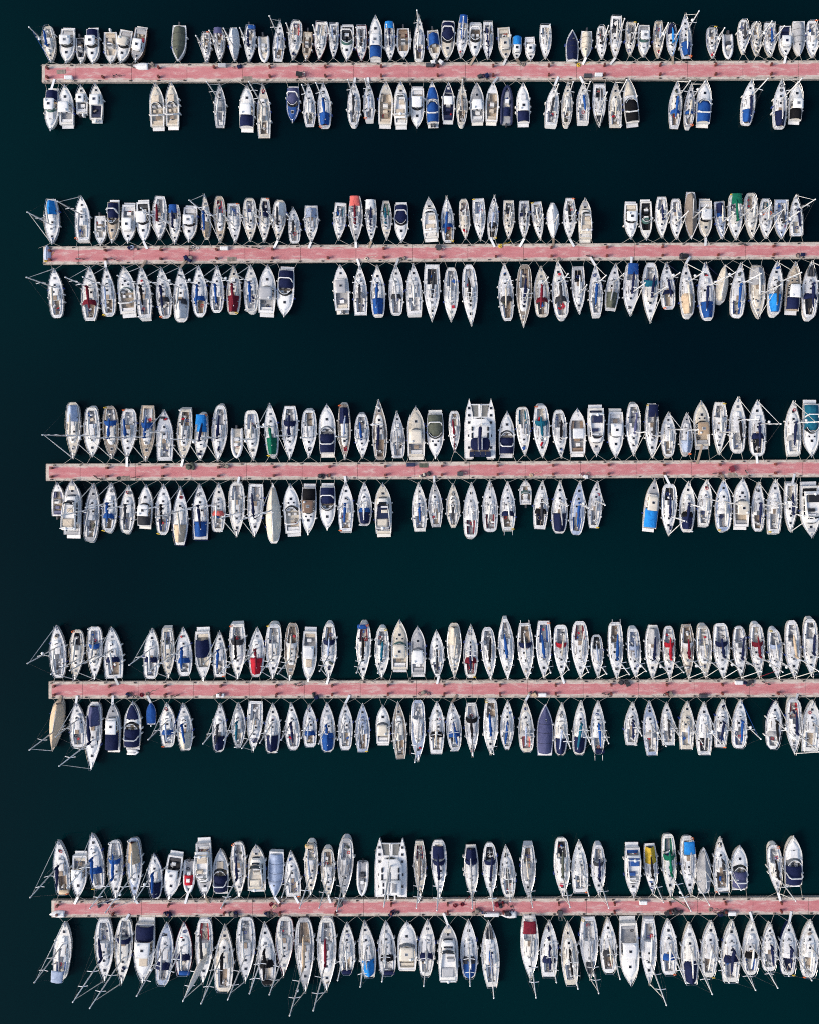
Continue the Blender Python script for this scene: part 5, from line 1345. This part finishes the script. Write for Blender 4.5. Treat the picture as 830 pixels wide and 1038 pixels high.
# ---------------------------------------------------------------- things left on the pontoons
# kind, pontoon index, x metres, fraction across, angle, variant
LOOSE = [
('tender', 4, -66.52, .80, 90, 'W'), ('box', 0, -64.53, .80, 0, 'W'), ('tender', 0, -52.52, .14, 90, 'W'), ('bike', 0, -54.17, .16, 70, 'D'),
('bike', 0, -56.49, .72, 100, 'N'), ('mat', 0, -65.94, .42, 4, 'U'), ('bag', 0, -50.69, .1, 0, 'G'), ('box', 0, -38.77, .15, 0, 'G'),
('bag', 0, -36.12, .13, 0, 'D'), ('mat', 0, -34.62, .85, 0, 'U'), ('cart', 0, -25.84, .68, 80, 'K'), ('bike', 0, -24.85, .75, 20, 'D'),
('box', 0, -4.14, .18, 0, 'D'), ('bag', 0, -2.98, .1, 0, 'W'), ('box', 0, 24.19, .78, 0, 'W'), ('hose', 0, 20.87, .18, 10, 'Y'),
('hose', 0, 11.60, .12, 30, 'U'), ('box', 0, 22.36, .82, 0, 'D'), ('bag', 0, 4.97, .78, 0, 'N'), ('tender', 1, -68.25, .35, 0, 'L'),
('hose', 1, -68.42, .75, 40, 'Y'), ('bike', 1, -62.62, .74, 90, 'G'), ('bag', 1, -53.68, .10, 0, 'L'), ('bike', 1, -56.82, .78, 70, 'D'),
('box', 1, -38.43, .18, 0, 'W'), ('bag', 1, -43.74, .12, 0, 'W'), ('mat', 1, -37.27, .78, 0, 'U'), ('bike', 1, -33.13, .16, 80, 'U'),
('bag', 1, -44.73, .80, 0, 'A'), ('hose', 1, -14.58, .82, 10, 'C'), ('bag', 1, -8.61, .80, 0, 'U'), ('cart', 1, -2.65, .2, 60, 'D'),
('hose', 1, 7.79, .12, 20, 'Y'), ('bike', 1, 22.86, .82, 75, 'D'), ('bag', 1, 38.60, .82, 0, 'D'), ('box', 1, 38.60, .80, 0, 'K'),
('bag', 1, 57.98, .80, 0, 'U'), ('bike', 1, 48.37, .14, 80, 'D'), ('bike', 2, -59.64, .84, 60, 'D'), ('hose', 2, -56.33, .86, 5, 'O'),
('mat', 2, -55.17, .90, 0, 'U'), ('bike', 2, -53.34, .82, 100, 'K'), ('bag', 2, -43.90, .16, 0, 'O'), ('bag', 2, -38.10, .12, 0, 'D'),
('box', 2, -7.29, .15, 0, 'N'), ('mat', 2, -5.14, .2, 0, 'O'), ('bag', 2, -21.70, .82, 0, 'D'), ('cart', 2, 0.99, .70, 90, 'D'),
('bag', 2, -4.97, .78, 0, 'C'), ('hose', 2, 12.92, .80, 10, 'A'), ('bag', 2, 21.70, .86, 0, 'W'), ('bike', 2, 44.07, .80, 85, 'D'),
('mat', 2, 46.72, .86, 0, 'U'), ('bike', 2, 49.20, .82, 30, 'G'), ('cart', 2, 46.55, .5, 20, 'M'), ('bike', 3, -53.68, .74, 60, 'D'),
('bag', 3, -54.17, .80, 0, 'N'), ('hose', 3, -52.35, .78, 0, 'M'), ('hose', 3, -51.36, .72, 20, 'U'), ('bike', 3, -46.72, .80, 95, 'U'),
('bike', 3, -26.01, .18, 80, 'D'), ('bag', 3, -39.43, .86, 0, 'W'), ('bag', 3, -22.70, .84, 0, 'D'), ('box', 3, -39.10, .80, 0, 'W'),
('bag', 3, -4.97, .78, 0, 'U'), ('box', 3, 14.74, .82, 0, 'W'), ('bag', 3, 13.25, .80, 0, 'A'), ('bike', 3, 25.51, .76, 85, 'K'),
('bag', 3, 28.49, .16, 0, 'D'), ('bike', 3, 52.35, .16, 70, 'K'), ('bag', 3, 49.20, .16, 0, 'D'), ('box', 3, 47.71, .12, 0, 'W'),
('bike', 3, 55.17, .84, 50, 'N'), ('box', 3, 41.75, .90, 0, 'D'), ('bag', 3, 35.78, .80, 0, 'W'), ('hose', 4, -30.65, .25, 10, 'M'),
('hose', 4, -29.99, .40, 60, 'A'), ('bike', 4, -30.15, .74, 50, 'U'), ('bag', 4, -31.15, .86, 0, 'D'), ('hose', 4, 0.17, .38, 0, 'M'),
('hose', 4, 1.33, .28, 40, 'M'), ('bag', 4, 3.98, .74, 0, 'A'), ('bike', 4, 4.80, .70, 70, 'L'), ('box', 4, 5.63, .88, 0, 'W'),
('box', 4, 6.79, .88, 0, 'W'), ('tender', 4, 9.11, .95, 90, 'W'), ('bag', 4, 8.95, .82, 0, 'D'), ('bike', 4, 9.28, .28, 60, 'K'),
('bag', 4, 7.45, .30, 0, 'M'), ('box', 4, 31.64, .18, 0, 'W'), ('bike', 4, 37.11, .72, 75, 'K'), ('bag', 4, 37.61, .78, 0, 'D'),
('bike', 4, 39.10, .45, 40, 'D'), ('bag', 4, 36.12, .84, 0, 'N'), ('hose', 4, 43.07, .70, 0, 'U'), ('bike', 4, 44.23, .80, 85, 'D'),
('bag', 4, 44.90, .86, 0, 'D'), ('box', 4, 46.55, .88, 0, 'W'), ('cart', 4, 17.73, .8, 0, 'D'), ('bag', 4, -58.81, .14, 0, 'D'),
('bike', 4, -57.15, .75, 60, 'D'), ('bag', 4, -47.71, .78, 0, 'N'), ('bag', 4, -36.94, .8, 0, 'D'), ('cart', 4, -19.05, .15, 30, 'D'),
('bag', 4, -9.94, .8, 0, 'D')]
def bicycle(e, rnd, m):
    for yy in (-.52, .52): obj('wheel', unit('wheel', 'rubber'), e, (0, yy, .34), (0, 0, 1.5708), (.68, 1.2, .68))
    b = MB(); b.tube([(0, .52, .34), (0, .38, .85), (0, -.15, .8), (0, -.05, .3), (0, .38, .82)], .03, 5); b.tube([(0, -.52, .34), (0, -.15, .8)], .02, 4); b.tube([(0, -.52, .34), (0, -.05, .3)], .02, 4); part('frame', b, m, e)
    b = MB(); b.tube([(-.28, .32, 1.0), (0, .40, 1.02), (.28, .32, 1.0)], .02, 4); b.tube([(0, .38, .85), (0, .40, 1.02)], .02, 4); part('handlebar', b, 'iron', e)
    obj('saddle', unit('cushion', 'rubber'), e, (0, -.2, .86), None, (.16, .26, .08))
def loose():
    rnd = random.Random(99); count = {}
    for kind, i, x, f, ang, var in LOOSE:
        a = pier_edge(i, 'U', x); c = pier_edge(i, 'L', x); y = a + (c - a) * f; z = DECK_Z + .016
        e = empty({'box': 'dock_box', 'bike': 'bicycle', 'hose': 'hose_coil', 'tender': 'upturned_tender', 'mat': 'deck_mat', 'bag': 'gear_pile', 'cart': 'dock_cart'}[kind], (x, y, z), math.radians(ang))
        count[(kind, i)] = count.get((kind, i), 0) + 1; no = count[(kind, i)]; w = WORD.get(var, 'white')
        where = '%s from left on %s pontoon' % (ordn(no), NTH[i])
        if kind == 'box':
            obj('chest', unit('block', 'vinyl_' + var), e, (0, 0, 0), None, (1.25, .55, .50)); obj('lid', unit('cushion', 'vinyl_' + var), e, (0, 0, .50), None, (1.31, .60, .10))
            tag(e, '%s dock storage box with lid, %s' % (w, where), 'storage box', 'storage boxes on the pontoons')
        elif kind == 'bike':
            bicycle(e, rnd, 'vinyl_' + var); tag(e, 'parked bicycle with %s frame, %s' % (w, where), 'bicycle', 'bicycles on the pontoons')
        elif kind == 'hose':
            for k in range(3): obj('coil', unit('ring', 'canvas_' + var), e, (rnd.uniform(-.1, .1), rnd.uniform(-.1, .1), .05 + .06 * k), (0, 0, k), (.7 - .1 * k, .62 - .08 * k, .5))
            b = MB(); b.tube([(.4, 0, .03), (.9, .25, .03), (1.3, .05, .03), (1.9, .2, .03)], .035, 5); part('tail', b, 'canvas_' + var, e)
            tag(e, 'coiled %s water hose, %s' % (w, where), 'hose', 'hoses on the pontoons')
        elif kind == 'tender':
            H = Hull(2.6, 1.25, .45, .85, .4, 2.2, .1); b = MB()
            b.slab(lambda u, v: (H.b(v * .99) * u, H.Y(v), .05 + .42 * (1 - abs(u) ** 2.4) * (1 - max(0, v - .6) ** 2 * 3)), 8, 8, .04); part('hull', b, 'vinyl_' + var, e, smooth=True)
            b = MB(); b.box(-.03, .03, -1.2, .9, .44, .53); part('keel', b, 'gelcoat_grey', e)
            tag(e, '%s tender lying upside down, %s' % (w, where), 'tender', 'tenders on the pontoons')
        elif kind == 'mat':
            b = MB(); b.slab(lambda u, v: (.75 * u, -.35 + .7 * v, .04 + .02 * math.sin(u * 7)), 8, 3, .03); part('mat', b, 'canvas_' + var, e)
            tag(e, 'flat %s deck mat, %s' % (w, where), 'mat', 'mats on the pontoons')
        elif kind == 'bag':
            for k in range(5):
                s = rnd.uniform(.25, .5); obj('bundle', unit(rnd.choice(['bladder', 'cushion', 'ring']), 'canvas_' + rnd.choice([var, var, 'D', 'N', 'U'])), e, (rnd.uniform(-.8, .8), rnd.uniform(-.3, .3), s * .4), (0, 0, rnd.uniform(0, 3)), (s * 1.3, s * 1.6, s))
            tag(e, 'loose pile of %s gear and ropes, %s' % (w, where), 'gear pile', 'gear piles on the pontoons')
        elif kind == 'cart':
            b = MB(); b.box(-.35, .35, -.5, .5, .35, .75, 0); part('tray', b, 'vinyl_' + var, e)
            for q in (-1, 1): obj('wheel', unit('wheel', 'rubber'), e, (q * .42, 0, .22), (0, 0, 1.5708), (.44, 1.5, .44))
            b = MB(); b.tube([(-.25, -.5, .7), (-.25, -1.0, .95), (.25, -1.0, .95), (.25, -.5, .7)], .025, 4); part('handle', b, 'steel', e)
            tag(e, '%s dock trolley with two wheels, %s' % (w, where), 'trolley', 'trolleys on the pontoons')
loose()
